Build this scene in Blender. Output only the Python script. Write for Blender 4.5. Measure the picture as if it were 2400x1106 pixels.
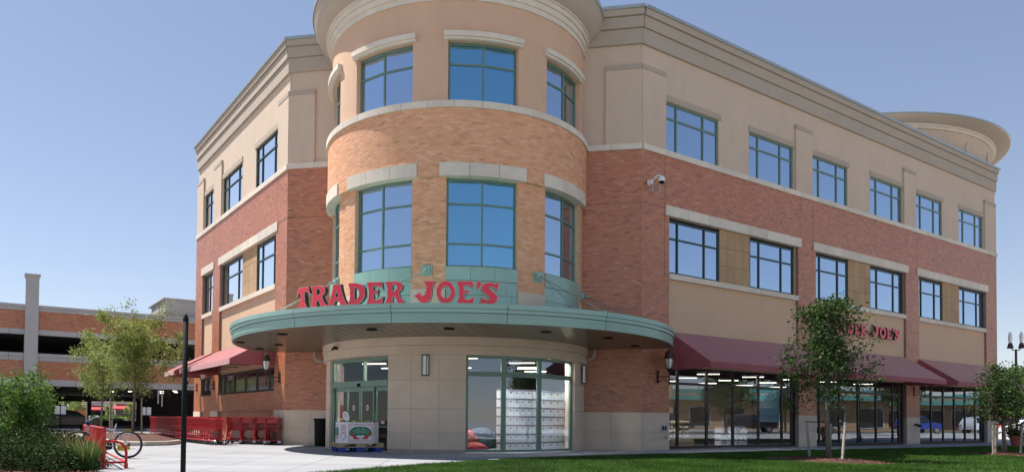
import bpy, math, random
import numpy as np
from mathutils import Vector, Matrix
random.seed(7); rng = np.random.default_rng(7)
for o in list(bpy.data.objects): bpy.data.objects.remove(o)
sc = bpy.context.scene
COL = sc.collection
R = math.radians
# ------------------------------------------------------------------ camera
yaw, pitch, roll, FPX, PX, PY = .1869, .025, .0087, 1732.8, 1113.7, 939.6
r0 = Vector((math.cos(yaw), math.sin(yaw), 0)); f0 = Vector((-math.sin(yaw), math.cos(yaw), 0)); zz = Vector((0, 0, 1))
fw = f0*math.cos(pitch) + zz*math.sin(pitch); u0 = -f0*math.sin(pitch) + zz*math.cos(pitch)
rt = r0*math.cos(roll) + u0*math.sin(roll); up = -r0*math.sin(roll) + u0*math.cos(roll)
cam = bpy.data.cameras.new("camera"); camo = bpy.data.objects.new("camera", cam); COL.objects.link(camo)
CAM = Vector((5.555, -25.513, .985))
camo.matrix_world = Matrix(((rt.x, up.x, -fw.x, CAM.x), (rt.y, up.y, -fw.y, CAM.y), (rt.z, up.z, -fw.z, CAM.z), (0, 0, 0, 1)))
cam.sensor_width = 36; cam.lens = FPX/2400*36
cam.shift_x = (1200-PX)/2400; cam.shift_y = (PY-553)/2400
cam.clip_end = 3000; cam.clip_start = .1
sc.camera = camo
# ------------------------------------------------------------------ sky, sun, exposure
SUN_EL, SX, SY = 59.0, -.98, .16
w = bpy.data.worlds.new("World"); sc.world = w; w.use_nodes = True
nt = w.node_tree; bg = nt.nodes['Background']
sky = nt.nodes.new('ShaderNodeTexSky'); sky.sky_type = 'NISHITA'; sky.sun_disc = False
sky.sun_elevation = R(SUN_EL); sky.sun_rotation = math.atan2(SX, SY)
sky.air_density = 1.0; sky.dust_density = .05; sky.ozone_density = 2.0; sky.altitude = 200
wb = nt.nodes.new('ShaderNodeMix'); wb.data_type = 'RGBA'; wb.blend_type = 'MULTIPLY'; wb.inputs[0].default_value = 1; wb.inputs[7].default_value = (1.02, .955, .99, 1)   # shade white balance
# haze evens the sky out: brightness is compressed about a pivot, alike in every direction
sc0 = nt.nodes.new('ShaderNodeVectorMath'); sc0.operation = 'SCALE'; sc0.inputs[3].default_value = 1/2.6
gm = nt.nodes.new('ShaderNodeGamma'); gm.inputs[1].default_value = .74
sc1 = nt.nodes.new('ShaderNodeVectorMath'); sc1.operation = 'SCALE'; sc1.inputs[3].default_value = 2.6
nt.links.new(sky.outputs[0], sc0.inputs[0]); nt.links.new(sc0.outputs[0], gm.inputs[0]); nt.links.new(gm.outputs[0], sc1.inputs[0]); nt.links.new(sc1.outputs[0], wb.inputs[6]); nt.links.new(wb.outputs[2], bg.inputs[0]); bg.inputs[1].default_value = .0560
sun = bpy.data.lights.new("sun", 'SUN'); sun.energy = 2.7; sun.angle = R(.55); sun.color = (1, .95, .87)
suno = bpy.data.objects.new("sun", sun); COL.objects.link(suno)
ce = math.cos(R(SUN_EL)); hyp = math.hypot(SX, SY)
sdir = Vector((SX/hyp*ce, SY/hyp*ce, math.sin(R(SUN_EL))))
suno.rotation_euler = sdir.to_track_quat('Z', 'Y').to_euler(); suno.location = (-30, 10, 60)
sc.view_settings.view_transform = 'Standard'; sc.view_settings.look = 'None'
sc.view_settings.exposure = 1.6; sc.view_settings.gamma = 1; sc.view_settings.use_curve_mapping = False
sc.cycles.max_bounces = 8; sc.cycles.transparent_max_bounces = 16

# ------------------------------------------------------------------ materials
def M(name, col, rough=.8, metal=0, var=.12, scale=3.0, bump=.15, bscale=60, coord='pos', spec=.5, coat=0, emit=None, tint=0, col2=None, stretch=(1, 1, 1), sheen=0, tints=None, fine=.5, trans=0):
    m = bpy.data.materials.new(name); m.use_nodes = True
    n = m.node_tree.nodes; l = m.node_tree.links; b = n['Principled BSDF']
    g = n.new('ShaderNodeNewGeometry') if coord == 'pos' else n.new('ShaderNodeTexCoord')
    src = g.outputs['Position'] if coord == 'pos' else g.outputs['Object']
    mp = n.new('ShaderNodeMapping'); mp.inputs['Scale'].default_value = stretch; l.new(src, mp.inputs[0])
    t = n.new('ShaderNodeTexNoise'); t.inputs['Scale'].default_value = scale; t.inputs['Detail'].default_value = 6; t.inputs['Roughness'].default_value = fine; l.new(mp.outputs[0], t.inputs[0])
    rp = n.new('ShaderNodeMapRange'); rp.inputs[1].default_value = .3; rp.inputs[2].default_value = .7; rp.inputs[3].default_value = 0; rp.inputs[4].default_value = 1; l.new(t.outputs[0], rp.inputs[0])
    mx = n.new('ShaderNodeMix'); mx.data_type = 'RGBA'
    c = np.array(col); a = c*(1-var); bb = c*(1+var) if col2 is None else np.array(col2)
    mx.inputs[6].default_value = (*a, 1); mx.inputs[7].default_value = (*np.clip(bb, 0, 1), 1)
    l.new(rp.outputs[0], mx.inputs[0]); out = mx.outputs[2]
    if tint or tints:
        at = n.new('ShaderNodeAttribute'); at.attribute_name = 'tint'
        if tints:   # colour list picked by the piece's own tint
            cr = n.new('ShaderNodeValToRGB'); cr.color_ramp.interpolation = 'LINEAR'
            els = cr.color_ramp.elements
            while len(els) < len(tints): els.new(.5)
            for i, tc in enumerate(tints): els[i].position = i/(len(tints)-1); els[i].color = (*tc, 1)
            l.new(at.outputs['Fac'], cr.inputs[0])
            m2 = n.new('ShaderNodeMix'); m2.data_type = 'RGBA'; m2.blend_type = 'MULTIPLY'; m2.inputs[0].default_value = 1
            k = n.new('ShaderNodeMapRange'); k.inputs[1].default_value = .3; k.inputs[2].default_value = .7; k.inputs[3].default_value = 1-var; k.inputs[4].default_value = 1+var
            l.new(t.outputs[0], k.inputs[0]); l.new(cr.outputs[0], m2.inputs[6]); l.new(k.outputs[0], m2.inputs[7]); out = m2.outputs[2]
        else:
            k = n.new('ShaderNodeMapRange'); k.inputs[3].default_value = 1-tint; k.inputs[4].default_value = 1+tint; l.new(at.outputs['Fac'], k.inputs[0])
            m2 = n.new('ShaderNodeMix'); m2.data_type = 'RGBA'; m2.blend_type = 'MULTIPLY'; m2.inputs[0].default_value = 1
            l.new(out, m2.inputs[6]); l.new(k.outputs[0], m2.inputs[7]); out = m2.outputs[2]
    l.new(out, b.inputs['Base Color'])
    b.inputs['Roughness'].default_value = rough; b.inputs['Metallic'].default_value = metal; b.inputs['Specular IOR Level'].default_value = spec
    if coat: b.inputs['Coat Weight'].default_value = coat; b.inputs['Coat Roughness'].default_value = .15
    if sheen: b.inputs['Sheen Weight'].default_value = sheen; b.inputs['Sheen Roughness'].default_value = .4
    if bump:
        t2 = n.new('ShaderNodeTexNoise'); t2.inputs['Scale'].default_value = bscale; t2.inputs['Detail'].default_value = 4; l.new(mp.outputs[0], t2.inputs[0])
        bp = n.new('ShaderNodeBump'); bp.inputs['Strength'].default_value = bump; bp.inputs['Distance'].default_value = .01; l.new(t2.outputs[0], bp.inputs['Height']); l.new(bp.outputs[0], b.inputs['Normal'])
    if emit: b.inputs['Emission Color'].default_value = (*emit[0], 1); b.inputs['Emission Strength'].default_value = emit[1]
    if trans:   # thin leaf: some light comes through
        tr = n.new('ShaderNodeBsdfTranslucent'); l.new(out, tr.inputs[0]); ms = n.new('ShaderNodeMixShader'); ms.inputs[0].default_value = trans
        l.new(b.outputs[0], ms.inputs[1]); l.new(tr.outputs[0], ms.inputs[2]); l.new(ms.outputs[0], n['Material Output'].inputs[0])
    return m

def glass_mat(name, body, gloss, base=.3, power=1.0, through=0.0, wav=.0012):
    """coated window glass: glossy share by Fresnel over a dark body or over what is behind"""
    m = bpy.data.materials.new(name); m.use_nodes = True
    n = m.node_tree.nodes; l = m.node_tree.links; n.remove(n['Principled BSDF'])
    gl = n.new('ShaderNodeBsdfGlossy'); gl.inputs['Color'].default_value = (*gloss, 1); gl.inputs['Roughness'].default_value = .005
    if through: bd = n.new('ShaderNodeBsdfTransparent'); bd.inputs[0].default_value = (*body, 1)
    else: bd = n.new('ShaderNodeBsdfDiffuse'); bd.inputs[0].default_value = (*body, 1)
    lw = n.new('ShaderNodeFresnel'); lw.inputs[0].default_value = 1.5
    ad = n.new('ShaderNodeMath'); ad.operation = 'MULTIPLY_ADD'; ad.inputs[1].default_value = power; ad.inputs[2].default_value = base; ad.use_clamp = True
    ms = n.new('ShaderNodeMixShader')
    g = n.new('ShaderNodeNewGeometry'); t = n.new('ShaderNodeTexNoise'); t.inputs['Scale'].default_value = .9; t.inputs['Detail'].default_value = 1
    bp = n.new('ShaderNodeBump'); bp.inputs['Strength'].default_value = 1; bp.inputs['Distance'].default_value = wav
    l.new(g.outputs['Position'], t.inputs[0]); l.new(t.outputs[0], bp.inputs['Height']); l.new(bp.outputs[0], gl.inputs['Normal'])
    l.new(lw.outputs[0], ad.inputs[0]); l.new(ad.outputs[0], ms.inputs[0]); l.new(bd.outputs[0], ms.inputs[1]); l.new(gl.outputs[0], ms.inputs[2]); l.new(ms.outputs[0], n['Material Output'].inputs[0])
    return m

m_mortar = M('mortar', (.36, .32, .28), .95, var=.1, scale=9)
m_brick_t = M('buff_brick', (.5, .3, .17), .85, var=.05, scale=1.1, fine=.65, tints=[(.58, .285, .155), (.66, .33, .185), (.71, .365, .21), (.74, .395, .23), (.75, .46, .31)], bump=.2, bscale=90)
m_brick_w = M('red_brick', (.3, .12, .09), .45, spec=.6, coat=.2, var=.07, scale=.9, fine=.65, tints=[(.31, .115, .066), (.43, .152, .072), (.48, .17, .078), (.52, .19, .086), (.52, .24, .14)], bump=.2, bscale=90)
m_mortar_w = M('red_mortar', (.27, .17, .14), .95, var=.1, scale=9)
m_mortar_t = M('buff_mortar', (.58, .42, .29), .95, var=.1, scale=9)
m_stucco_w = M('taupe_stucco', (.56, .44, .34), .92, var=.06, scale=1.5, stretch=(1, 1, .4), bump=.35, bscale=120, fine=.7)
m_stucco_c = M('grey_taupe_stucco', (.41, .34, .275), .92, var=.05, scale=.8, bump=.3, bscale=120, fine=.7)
m_stucco_t = M('peach_stucco', (.60, .395, .27), .92, var=.05, scale=1.5, stretch=(1, 1, .4), bump=.35, bscale=120, fine=.7)
m_stucco_b = M('tan_stucco', (.60, .41, .27), .92, var=.045, scale=1.3, stretch=(1, 1, .5), bump=.35, bscale=120, fine=.7)
m_panel = M('ochre_panel', (.42, .27, .15), .8, var=.06, scale=2, tint=.07)
m_lime = M('limestone', (.64, .57, .48), .85, var=.07, scale=2.2, bump=.2, bscale=50, tint=.08)
m_stone = M('buff_stone', (.62, .50, .39), .85, var=.06, scale=1.7, bump=.2, bscale=50, tint=.06)
m_green = M('green_metal', (.27, .42, .36), .34, metal=.15, var=.05, scale=1.5, bump=.03, bscale=4, spec=.6, tint=.06)
m_green_f = M('green_frame', (.14, .225, .18), .4, metal=.2, var=.05, scale=3, bump=.02)
m_dark_f = M('dark_green_frame', (.018, .04, .035), .35, metal=.2, var=.05, scale=3, bump=.02)
m_brown_f = M('dark_bronze_frame', (.03, .022, .02), .4, metal=.2, var=.05, scale=3, bump=.02)
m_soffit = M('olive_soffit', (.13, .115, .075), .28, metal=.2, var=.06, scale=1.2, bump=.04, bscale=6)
m_cap = M('pale_metal_coping', (.42, .44, .40), .3, metal=.6, var=.05, scale=2, bump=.03)
m_awn = M('burgundy_canvas', (.33, .085, .095), .9, var=.09, scale=1.2, bump=.9, bscale=3, sheen=.35)
m_black = M('black_paint', (.008, .010, .010), .75, spec=.15, var=.1, bump=.05)
m_bronze = M('bronze_paint', (.05, .03, .025), .4, metal=.4, var=.1, bump=.05)
m_red = M('sign_red', (.85, .04, .075), .35, var=.03, bump=.02)
m_trim = M('pale_trim', (.6, .45, .38), .4, var=.03, bump=.02)
m_return = M('sign_return', (.03, .025, .022), .4, var=.05, bump=.02)
m_white = M('white_plastic', (.75, .76, .76), .4, var=.03, bump=.02)
m_lampglass = M('frosted_glass', (.82, .84, .86), .3, var=.03, bump=.02)
m_conc = M('plaza_concrete', (.30, .30, .312), .88, var=.17, scale=.5, bump=.2, bscale=70, tint=.05, fine=.65, stretch=(.5, 1.4, 1))
m_conc2 = M('grey_concrete', (.42, .42, .42), .9, var=.08, scale=.8, bump=.2, bscale=70)
m_lav = M('pale_concrete', (.43, .42, .42), .88, var=.07, scale=.6, bump=.12, bscale=60)
m_asph = M('asphalt', (.075, .073, .072), .92, var=.2, scale=1.3, bump=.4, bscale=120)
m_bounce_lot = M('pale_bounce_lot', (.42, .40, .37), .92, var=.12, scale=.4, bump=.3, bscale=90)  # albedo raised so the ground bounces sunlight onto the shaded walls
m_soil = M('lawn_soil', (.035, .055, .015), .95, var=.3, scale=4, bump=.5, bscale=50)
m_mulch = M('red_mulch', (.085, .032, .02), .95, var=.4, scale=18, bump=1.0, bscale=60)
m_mulchc = M('mulch_chip', (.12, .045, .028), .95, var=.3, scale=18, tint=.5, bump=.3)
m_grass = M('grass_blade', (.058, .125, .02), .7, var=.3, scale=1.1, tint=.45, bump=0, trans=.3, spec=.12)
m_leaf_d = M('deep_green_leaf', (.055, .098, .026), .5, var=.2, scale=6, tint=.55, bump=0, trans=.25, spec=.12)
m_leaf_l = M('light_green_leaf', (.25, .30, .085), .6, var=.2, scale=6, tint=.45, bump=0, trans=.35, spec=.12)
m_leaf_m = M('mid_green_leaf', (.125, .22, .045), .6, var=.2, scale=6, tint=.5, bump=0, trans=.35, spec=.12)
m_leaf_h = M('hedge_leaf', (.035, .062, .014), .7, var=.3, scale=5, tint=.5, bump=0, trans=.2, spec=.12)
m_bark = M('grey_bark', (.15, .125, .10), .9, var=.25, scale=12, bump=.5, bscale=60, stretch=(3, 3, .7))
m_stake = M('weathered_stake', (.33, .29, .24), .9, var=.15, scale=8, bump=.3, stretch=(3, 3, .5))
m_cart = M('cart_red', (.40, .010, .018), .32, var=.05, bump=.02, spec=.6)
m_cartd = M('cart_dark_red', (.30, .012, .016), .4, var=.05, bump=.02)
m_chrome = M('chrome', (.6, .6, .6), .2, metal=1, var=.05, bump=.02)
m_rubber = M('black_rubber', (.025, .025, .025), .8, var=.1, bump=.1)
m_rack = M('rack_red', (.55, .02, .02), .4, var=.1, scale=10, bump=.05)
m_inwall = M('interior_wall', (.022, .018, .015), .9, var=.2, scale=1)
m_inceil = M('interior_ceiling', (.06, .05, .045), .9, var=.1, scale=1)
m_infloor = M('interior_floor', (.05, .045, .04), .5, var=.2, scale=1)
m_tube = M('lit_tube', (.9, .9, .9), .5, var=.01, bump=0, emit=((1, .93, .8), 1.9))
m_box = M('white_card', (.78, .79, .80), .7, var=.03, bump=.02, tint=.04)
m_boxlid = M('grey_violet_strip', (.30, .24, .30), .7, var=.08, bump=.02)
m_sack = M('tan_sack', (.34, .25, .16), .9, var=.25, scale=4, bump=.4, bscale=20, tint=.3)
m_dkcar = M('black_car_paint', (.012, .010, .010), .3, var=.1, bump=0, coat=.6)
m_wcar = M('white_car_paint', (.7, .7, .72), .3, var=.02, bump=0, coat=.6)
m_carglass = M('car_glass', (.02, .025, .03), .08, var=.05, bump=0)
m_glass_up = glass_mat('coated_window_glass', (.006, .010, .016), (.66, .81, 1.0), base=.62, power=1.0)
m_glass_tw = glass_mat('sky_tinted_window_glass', (.004, .02, .035), (.34, .70, .95), base=.62, power=1.0)  # blue sky reflection put into the gloss tint of one tower bay
m_glass_left = glass_mat('glare_window_glass', (.01, .012, .016), (1, 1, 1), base=.9, power=1.0)  # whiter, stronger mirror stands in for sky glare on the left wing
m_glass_shop = glass_mat('shop_glass', (.80, .83, .82), (.74, .84, 1.0), base=.13, power=1.7, through=1)
m_glass_door = glass_mat('door_glass', (.75, .76, .75), (.7, .8, .9), base=.0, power=.9, through=1)

# ------------------------------------------------------------------ mesh building
class MB:
    def __init__(s): s.v = []; s.f = []; s.t = []; s.m = []
    def add(s, vs, fs, tint=None, mi=0):
        k = len(s.v); s.v += [tuple(p) for p in vs]
        for f in fs: s.f.append(tuple(k+i for i in f)); s.t.append(.5 if tint is None else tint); s.m.append(mi)
        return s
    def box(s, x0, x1, y0, y1, z0, z1, tint=None, mi=0):
        v = [(x, y, z) for x in (x0, x1) for y in (y0, y1) for z in (z0, z1)]
        return s.add(v, [(0, 1, 3, 2), (4, 6, 7, 5), (0, 4, 5, 1), (2, 3, 7, 6), (0, 2, 6, 4), (1, 5, 7, 3)], tint, mi)
    def hexa(s, p, tint=None, mi=0, back=True):
        """p: 8 corners in (a, o, z) order: a0o0z0 a0o0z1 a0o1z0 a0o1z1 a1..."""
        f = [(0, 1, 3, 2), (4, 6, 7, 5), (2, 3, 7, 6), (0, 2, 6, 4), (1, 5, 7, 3)]
        if back: f.append((0, 4, 5, 1))
        return s.add(p, f, tint, mi)
    def tube(s, pts, r, n=8, cap=True, tint=None, mi=0):
        pts = [Vector(p) for p in pts]; rs = r if isinstance(r, (list, tuple)) else [r]*len(pts)
        rings = []; prev = None
        for i, p in enumerate(pts):
            d = (pts[min(i+1, len(pts)-1)]-pts[max(i-1, 0)]).normalized()
            if prev is None: a = d.cross(Vector((0, 0, 1)) if abs(d.z) < .9 else Vector((1, 0, 0))).normalized()
            else: a = (prev-d*prev.dot(d)).normalized()
            prev = a; b = d.cross(a)
            rings.append([p+(a*math.cos(2*math.pi*k/n)+b*math.sin(2*math.pi*k/n))*rs[i] for k in range(n)])
        v = [q for rr in rings for q in rr]; f = []
        for i in range(len(pts)-1):
            for k in range(n): f.append((i*n+k, i*n+(k+1) % n, (i+1)*n+(k+1) % n, (i+1)*n+k))
        if cap: f.append(tuple(range(n))[::-1]); f.append(tuple(range((len(pts)-1)*n, len(pts)*n)))
        return s.add(v, f, tint, mi)
    def bar(s, p, q, w=.02, h=None, tint=None, mi=0):
        h = h or w; p = Vector(p); q = Vector(q); d = (q-p).normalized()
        a = d.cross(Vector((0, 0, 1)) if abs(d.z) < .95 else Vector((1, 0, 0))).normalized(); b = d.cross(a)
        v = [e+a*i*w/2+b*j*h/2 for e in (p, q) for i, j in ((-1, -1), (1, -1), (1, 1), (-1, 1))]
        return s.add(v, [(0, 1, 2, 3)[::-1], (4, 5, 6, 7), (0, 1, 5, 4), (1, 2, 6, 5), (2, 3, 7, 6), (3, 0, 4, 7)], tint, mi)
    def lathe(s, c, prof, n=20, tint=None, mi=0, a0=0, a1=360, close=True):
        """prof: (radius, z) pairs round a vertical axis at c"""
        full = a1-a0 >= 360; m = n if full else n+1; v = []; f = []
        for r, z in prof:
            for k in range(m):
                a = R(a0+(a1-a0)*k/n); v.append((c[0]+r*math.sin(a), c[1]-r*math.cos(a), c[2]+z))
        for i in range(len(prof)-1):
            for k in range(n): f.append((i*m+k, i*m+(k+1) % m, (i+1)*m+(k+1) % m, (i+1)*m+k))
        if close:
            f.append(tuple(range(m))[::-1]); f.append(tuple(range((len(prof)-1)*m, len(prof)*m)))
        return s.add(v, f, tint, mi)
    def prism(s, poly, z0, z1, tint=None, mi=0):
        n = len(poly); v = [(x, y, z0) for x, y in poly]+[(x, y, z1) for x, y in poly]
        f = [tuple(range(n))[::-1], tuple(range(n, 2*n))]+[(i, (i+1) % n, n+(i+1) % n, n+i) for i in range(n)]
        return s.add(v, f, tint, mi)
    def extr(s, poly, F, tint=None, mi=0):
        """poly in 2d; F(x,y,side) -> 3d for side 0/1"""
        n = len(poly); v = [F(x, y, 0) for x, y in poly]+[F(x, y, 1) for x, y in poly]
        f = [tuple(range(n))[::-1], tuple(range(n, 2*n))]+[(i, (i+1) % n, n+(i+1) % n, n+i) for i in range(n)]
        return s.add(v, f, tint, mi)
    def build(s, name, mat, parent=None, smooth=False, loc=None, bevel=0):
        me = bpy.data.meshes.new(name)
        me.from_pydata(s.v, [], s.f)
        for mm in (mat if isinstance(mat, (list, tuple)) else [mat]): me.materials.append(mm)
        if isinstance(mat, (list, tuple)): me.polygons.foreach_set('material_index', s.m)
        a = me.attributes.new('tint', 'FLOAT', 'FACE'); a.data.foreach_set('value', np.array(s.t, dtype=np.float32))
        if smooth: me.polygons.foreach_set('use_smooth', [True]*len(me.polygons))
        me.update()
        return link(name, me, parent, bevel)
def link(name, me, parent=None, bevel=0):
    o = bpy.data.objects.new(name, me); COL.objects.link(o)
    if parent is not None:
        o.parent = parent; o.matrix_parent_inverse = parent_inv(parent)
    if bevel:
        b = o.modifiers.new('edge', 'BEVEL'); b.width = bevel; b.segments = 2; b.limit_method = 'ANGLE'
    return o
def wm(o):
    m = Matrix.LocRotScale(o.location, o.rotation_euler, o.scale)
    return wm(o.parent) @ o.matrix_parent_inverse @ m if o.parent else m
def parent_inv(p): return wm(p).inverted()
def tag(o, label=None, cat=None, group=None, kind=None):
    if label: o['label'] = label
    if cat: o['category'] = cat
    if group: o['group'] = group
    if kind: o['kind'] = kind
    return o
def empty(name, loc=(0, 0, 0), rz=0):
    o = bpy.data.objects.new(name, None); COL.objects.link(o); o.location = loc; o.rotation_euler = (0, 0, rz); o.empty_display_size = .2
    return o
def copy_tree(o, parent=None):
    c = o.copy(); COL.objects.link(c)
    if parent is not None: c.parent = parent; c.matrix_parent_inverse = o.matrix_parent_inverse.copy()
    for ch in KIDS.get(o.name, []) or [x for x in bpy.data.objects if x.parent == o]: copy_tree(ch, c)
    return c
KIDS = {}
def local(parent):   # parts built in a thing's own frame at the origin, so no inverse is wanted
    def f(mb, name, mat, par=None, **k):
        o = mb.build(name, mat, None, **k); o.parent = par or parent; return o
    return f

# ------------------------------------------------------------------ facade frames: (t along, o outward, z)
S2 = 2**-.5; A = 6.43; TR = 4.42; TC = (0.0, .157)
def FR(t, o, z): return (A+t*S2+o*S2, t*S2-o*S2, z)
def FL(t, o, z): return (-A-t*S2-o*S2, t*S2-o*S2, z)
def FF(t, o, z): return (t, -o, z)
def FT(t, o, z): a = R(t); return (TC[0]+(TR+o)*math.sin(a), TC[1]-(TR+o)*math.cos(a), z)
MS = {FR: 99, FL: 99, FF: 99, FT: 3.0}
SC = {FR: 1, FL: 1, FF: 1, FT: TR*math.pi/180}
def fbox(mb, F, t0, t1, o0, o1, z0, z1, tint=None, mi=0, back=True, step=None):
    n = max(1, math.ceil((t1-t0)/(step or MS[F])-1e-6))
    if n == 1:
        mb.hexa([F(t, o, z) for t in (t0, t1) for o in (o0, o1) for z in (z0, z1)], tint, mi, back); return
    v = []; f = []
    for i in range(n+1):
        t = t0+(t1-t0)*i/n
        v += [F(t, o0, z0), F(t, o0, z1), F(t, o1, z0), F(t, o1, z1)]
    for i in range(n):
        a = 4*i; b = a+4
        f += [(a+2, a+3, b+3, b+2), (a, a+2, b+2, b), (a+1, b+1, b+3, a+3)]
        if back: f.append((a, b, b+1, a+1))
    f += [(0, 1, 3, 2), (4*n, 4*n+2, 4*n+3, 4*n+1)]
    mb.add(v, f, tint, mi)
def surf(mb, F, t0, t1, z0, z1, openings=(), o=0, depth=.25, mi=0):
    """wall face with real openings and their reveals; openings (t0,t1,z0,z1)"""
    ops = [(max(a, t0), min(b, t1), max(c, z0), min(d, z1)) for a, b, c, d in openings if a < t1 and b > t0 and c < z1 and d > z0]
    ts = sorted({t0, t1, *[q for p in ops for q in p[:2]]}); zs = sorted({z0, z1, *[q for p in ops for q in p[2:]]})
    for i in range(len(ts)-1):
        n = max(1, math.ceil((ts[i+1]-ts[i])/MS[F]-1e-6))
        for k in range(n):
            ta = ts[i]+(ts[i+1]-ts[i])*k/n; tb = ts[i]+(ts[i+1]-ts[i])*(k+1)/n; tm = (ta+tb)/2
            for j in range(len(zs)-1):
                za, zb = zs[j], zs[j+1]; zm = (za+zb)/2
                if any(p[0] < tm < p[1] and p[2] < zm < p[3] for p in ops): continue
                mb.add([F(ta, o, za), F(tb, o, za), F(tb, o, zb), F(ta, o, zb)], [(0, 1, 2, 3)], mi=mi)
    for a, b, c, d in ops:
        n = max(1, math.ceil((b-a)/MS[F]-1e-6))
        for t in (a, b): mb.add([F(t, o, c), F(t, o-depth, c), F(t, o-depth, d), F(t, o, d)], [(0, 1, 2, 3)], mi=mi)
        for z in (c, d):
            for k in range(n):
                ta = a+(b-a)*k/n; tb = a+(b-a)*(k+1)/n
                mb.add([F(ta, o, z), F(tb, o, z), F(tb, o-depth, z), F(ta, o-depth, z)], [(0, 1, 2, 3)], mi=mi)
BL, BH, BJ = .203, .0585, .0095
def bricks(mb, F, t0, t1, z0, z1, openings=(), o=0, proud=.006, soldier=(), each=None):
    s = SC[F]; ro = (1+o/TR) if F is FT else 1; n = max(1, round((z1-z0)/(BH+BJ))); ch = (z1-z0)/n
    L = (BL+BJ)/(s*ro); j = BJ/(s*ro)
    trend = random.random()
    for r in range(n):
        za = z0+r*ch; zb = za+ch-BJ; zm = (za+zb)/2
        t = math.floor(t0/L)*L + (L/2 if r % 2 else 0) - L
        blk = sorted((p[0], p[1]) for p in openings if p[2] < zm < p[3])
        while t < t1:
            a, b = max(t, t0), min(t+L-j, t1); t += L
            segs = [(a, b)] if b > a else []
            for p, q in blk:
                ns = []
                for x, y in segs:
                    if y <= p or x >= q: ns.append((x, y))
                    else:
                        if x < p: ns.append((x, p))
                        if y > q: ns.append((q, y))
                segs = ns
            for x, y in segs:
                if y-x < j*1.5: continue
                tn = min(1, max(0, random.gauss(.5, .24)))
                if each and each(x, y, za, zb, tn): continue
                mb.hexa([F(tt, oo, z2) for tt in (x, y) for oo in (o, o+proud) for z2 in (za, zb)], tn, 0, False)
def copy_tree(o, parent=None):
    kids = [c for c in o.children]
    c = o.copy(); COL.objects.link(c)
    if parent is not None: c.parent = parent; c.matrix_parent_inverse = o.matrix_parent_inverse.copy()
    for k in kids: copy_tree(k, c)
    return c

# ================================================================== ground
mb = MB(); mb.add([(-400, -400, -.03), (400, -400, -.03), (400, 400, -.03), (-400, 400, -.03)], [(0, 1, 2, 3)])
tag(mb.build('ground', m_bounce_lot), kind='structure')
street_o = [(-40, 20.5), (95, 20.5), (95, 31), (-40, 31)]
mb = MB(); mb.prism([(A+t*S2+o*S2, t*S2-o*S2) for t, o in street_o][::-1], -.2, -.004)
tag(mb.build('street', M('street_asphalt', (.11, .108, .105), .92, var=.2, scale=1.1, bump=.4, bscale=100)), kind='structure')
lawn_edge = [(.35, -13.4), (.77, -12.3), (1.61, -10.15), (3.06, -7.33), (5.09, -5.02), (7.51, -3.07), (12.17, 1.62), (18.3, 7.1), (22.3, 10.9)]
lawn_poly = lawn_edge+[(24.5, 10.2), (24.6, 7.5), (16.2, -6.6), (14.2, -8.5), (9.5, -15.0), (5.5, -19.5), (1.2, -17.0)]
mulch_poly = [(-2.3, -15.2), (-3.45, -13.95), (-4.0, -13.4), (-5.32, -11.9), (-8.35, -8.75), (-10.5, -8.2), (-14, -9.5), (-14, -24), (-1, -22)]
def inside(poly, x, y):
    c = False; j = len(poly)-1
    for i in range(len(poly)):
        xi, yi = poly[i]; xj, yj = poly[j]
        if (yi > y) != (yj > y) and x < (xj-xi)*(y-yi)/(yj-yi)+xi: c = not c
        j = i
    return c
plaza_poly = [(-1, -24), (-14.5, -24), (-24, -8), (-28.5, -1), (-22, 9), (-16, 12), (-5, 20), (26, 24), (31, 17), (24, 8), (16.6, -7.2), (14.4, -9.0), (9.8, -15.4), (5, -22)]
mb = MB(); mb.prism(plaza_poly, -.2, -.008)
plaza = tag(mb.build('plaza', m_conc2), kind='structure')
# slabs laid on the plaza, joints left open between them
da, db = (math.cos(R(12)), math.sin(R(12))), (-math.sin(R(12)), math.cos(R(12)))
ns = 0; rest = MB(); stot = []
for i in range(-22, 26):
    for j in range(-16, 18):
        P = lambda a, b: (da[0]*a+db[0]*b, da[1]*a+db[1]*b)
        a0, b0 = i*1.55, j*1.55; q = [P(a0+.008, b0+.008), P(a0+1.542, b0+.008), P(a0+1.542, b0+1.542), P(a0+.008, b0+1.542)]
        if not all(inside(plaza_poly, *p) for p in q): continue
        if all(inside(lawn_poly, *p) for p in q) or all(inside(mulch_poly, *p) for p in q): continue
        cx, cy = P(a0+.77, b0+.77)
        if cy > 8 and -8 < cx < 22 and cy > cx+.5: continue
        if cy > -2 and abs(cx) < 3 : 
            if cy > 0: continue
        stot.append(((Vector((cx, cy, 0))-CAM).length, q))
stot.sort(key=lambda e: e[0])
for k, (d, q) in enumerate(stot):
    m = MB() if k < 290 else rest
    zt = random.uniform(-.0015, .0015); m.prism(q, -.008, zt, tint=random.random())
    if k < 290: m.build('paving_slab', m_conc, plaza)
if rest.f: tag(rest.build('paving_slabs', m_conc, plaza), kind='stuff')
mb = MB(); mb.prism(lawn_poly, -.1, .035); lawn = tag(mb.build('lawn', m_soil), kind='structure')
mb = MB(); mb.prism([(16.8, -7.3), (16.95, -7.2), (14.35, -9.1), (14.25, -9.25)][::-1], -.02, .1)
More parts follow.
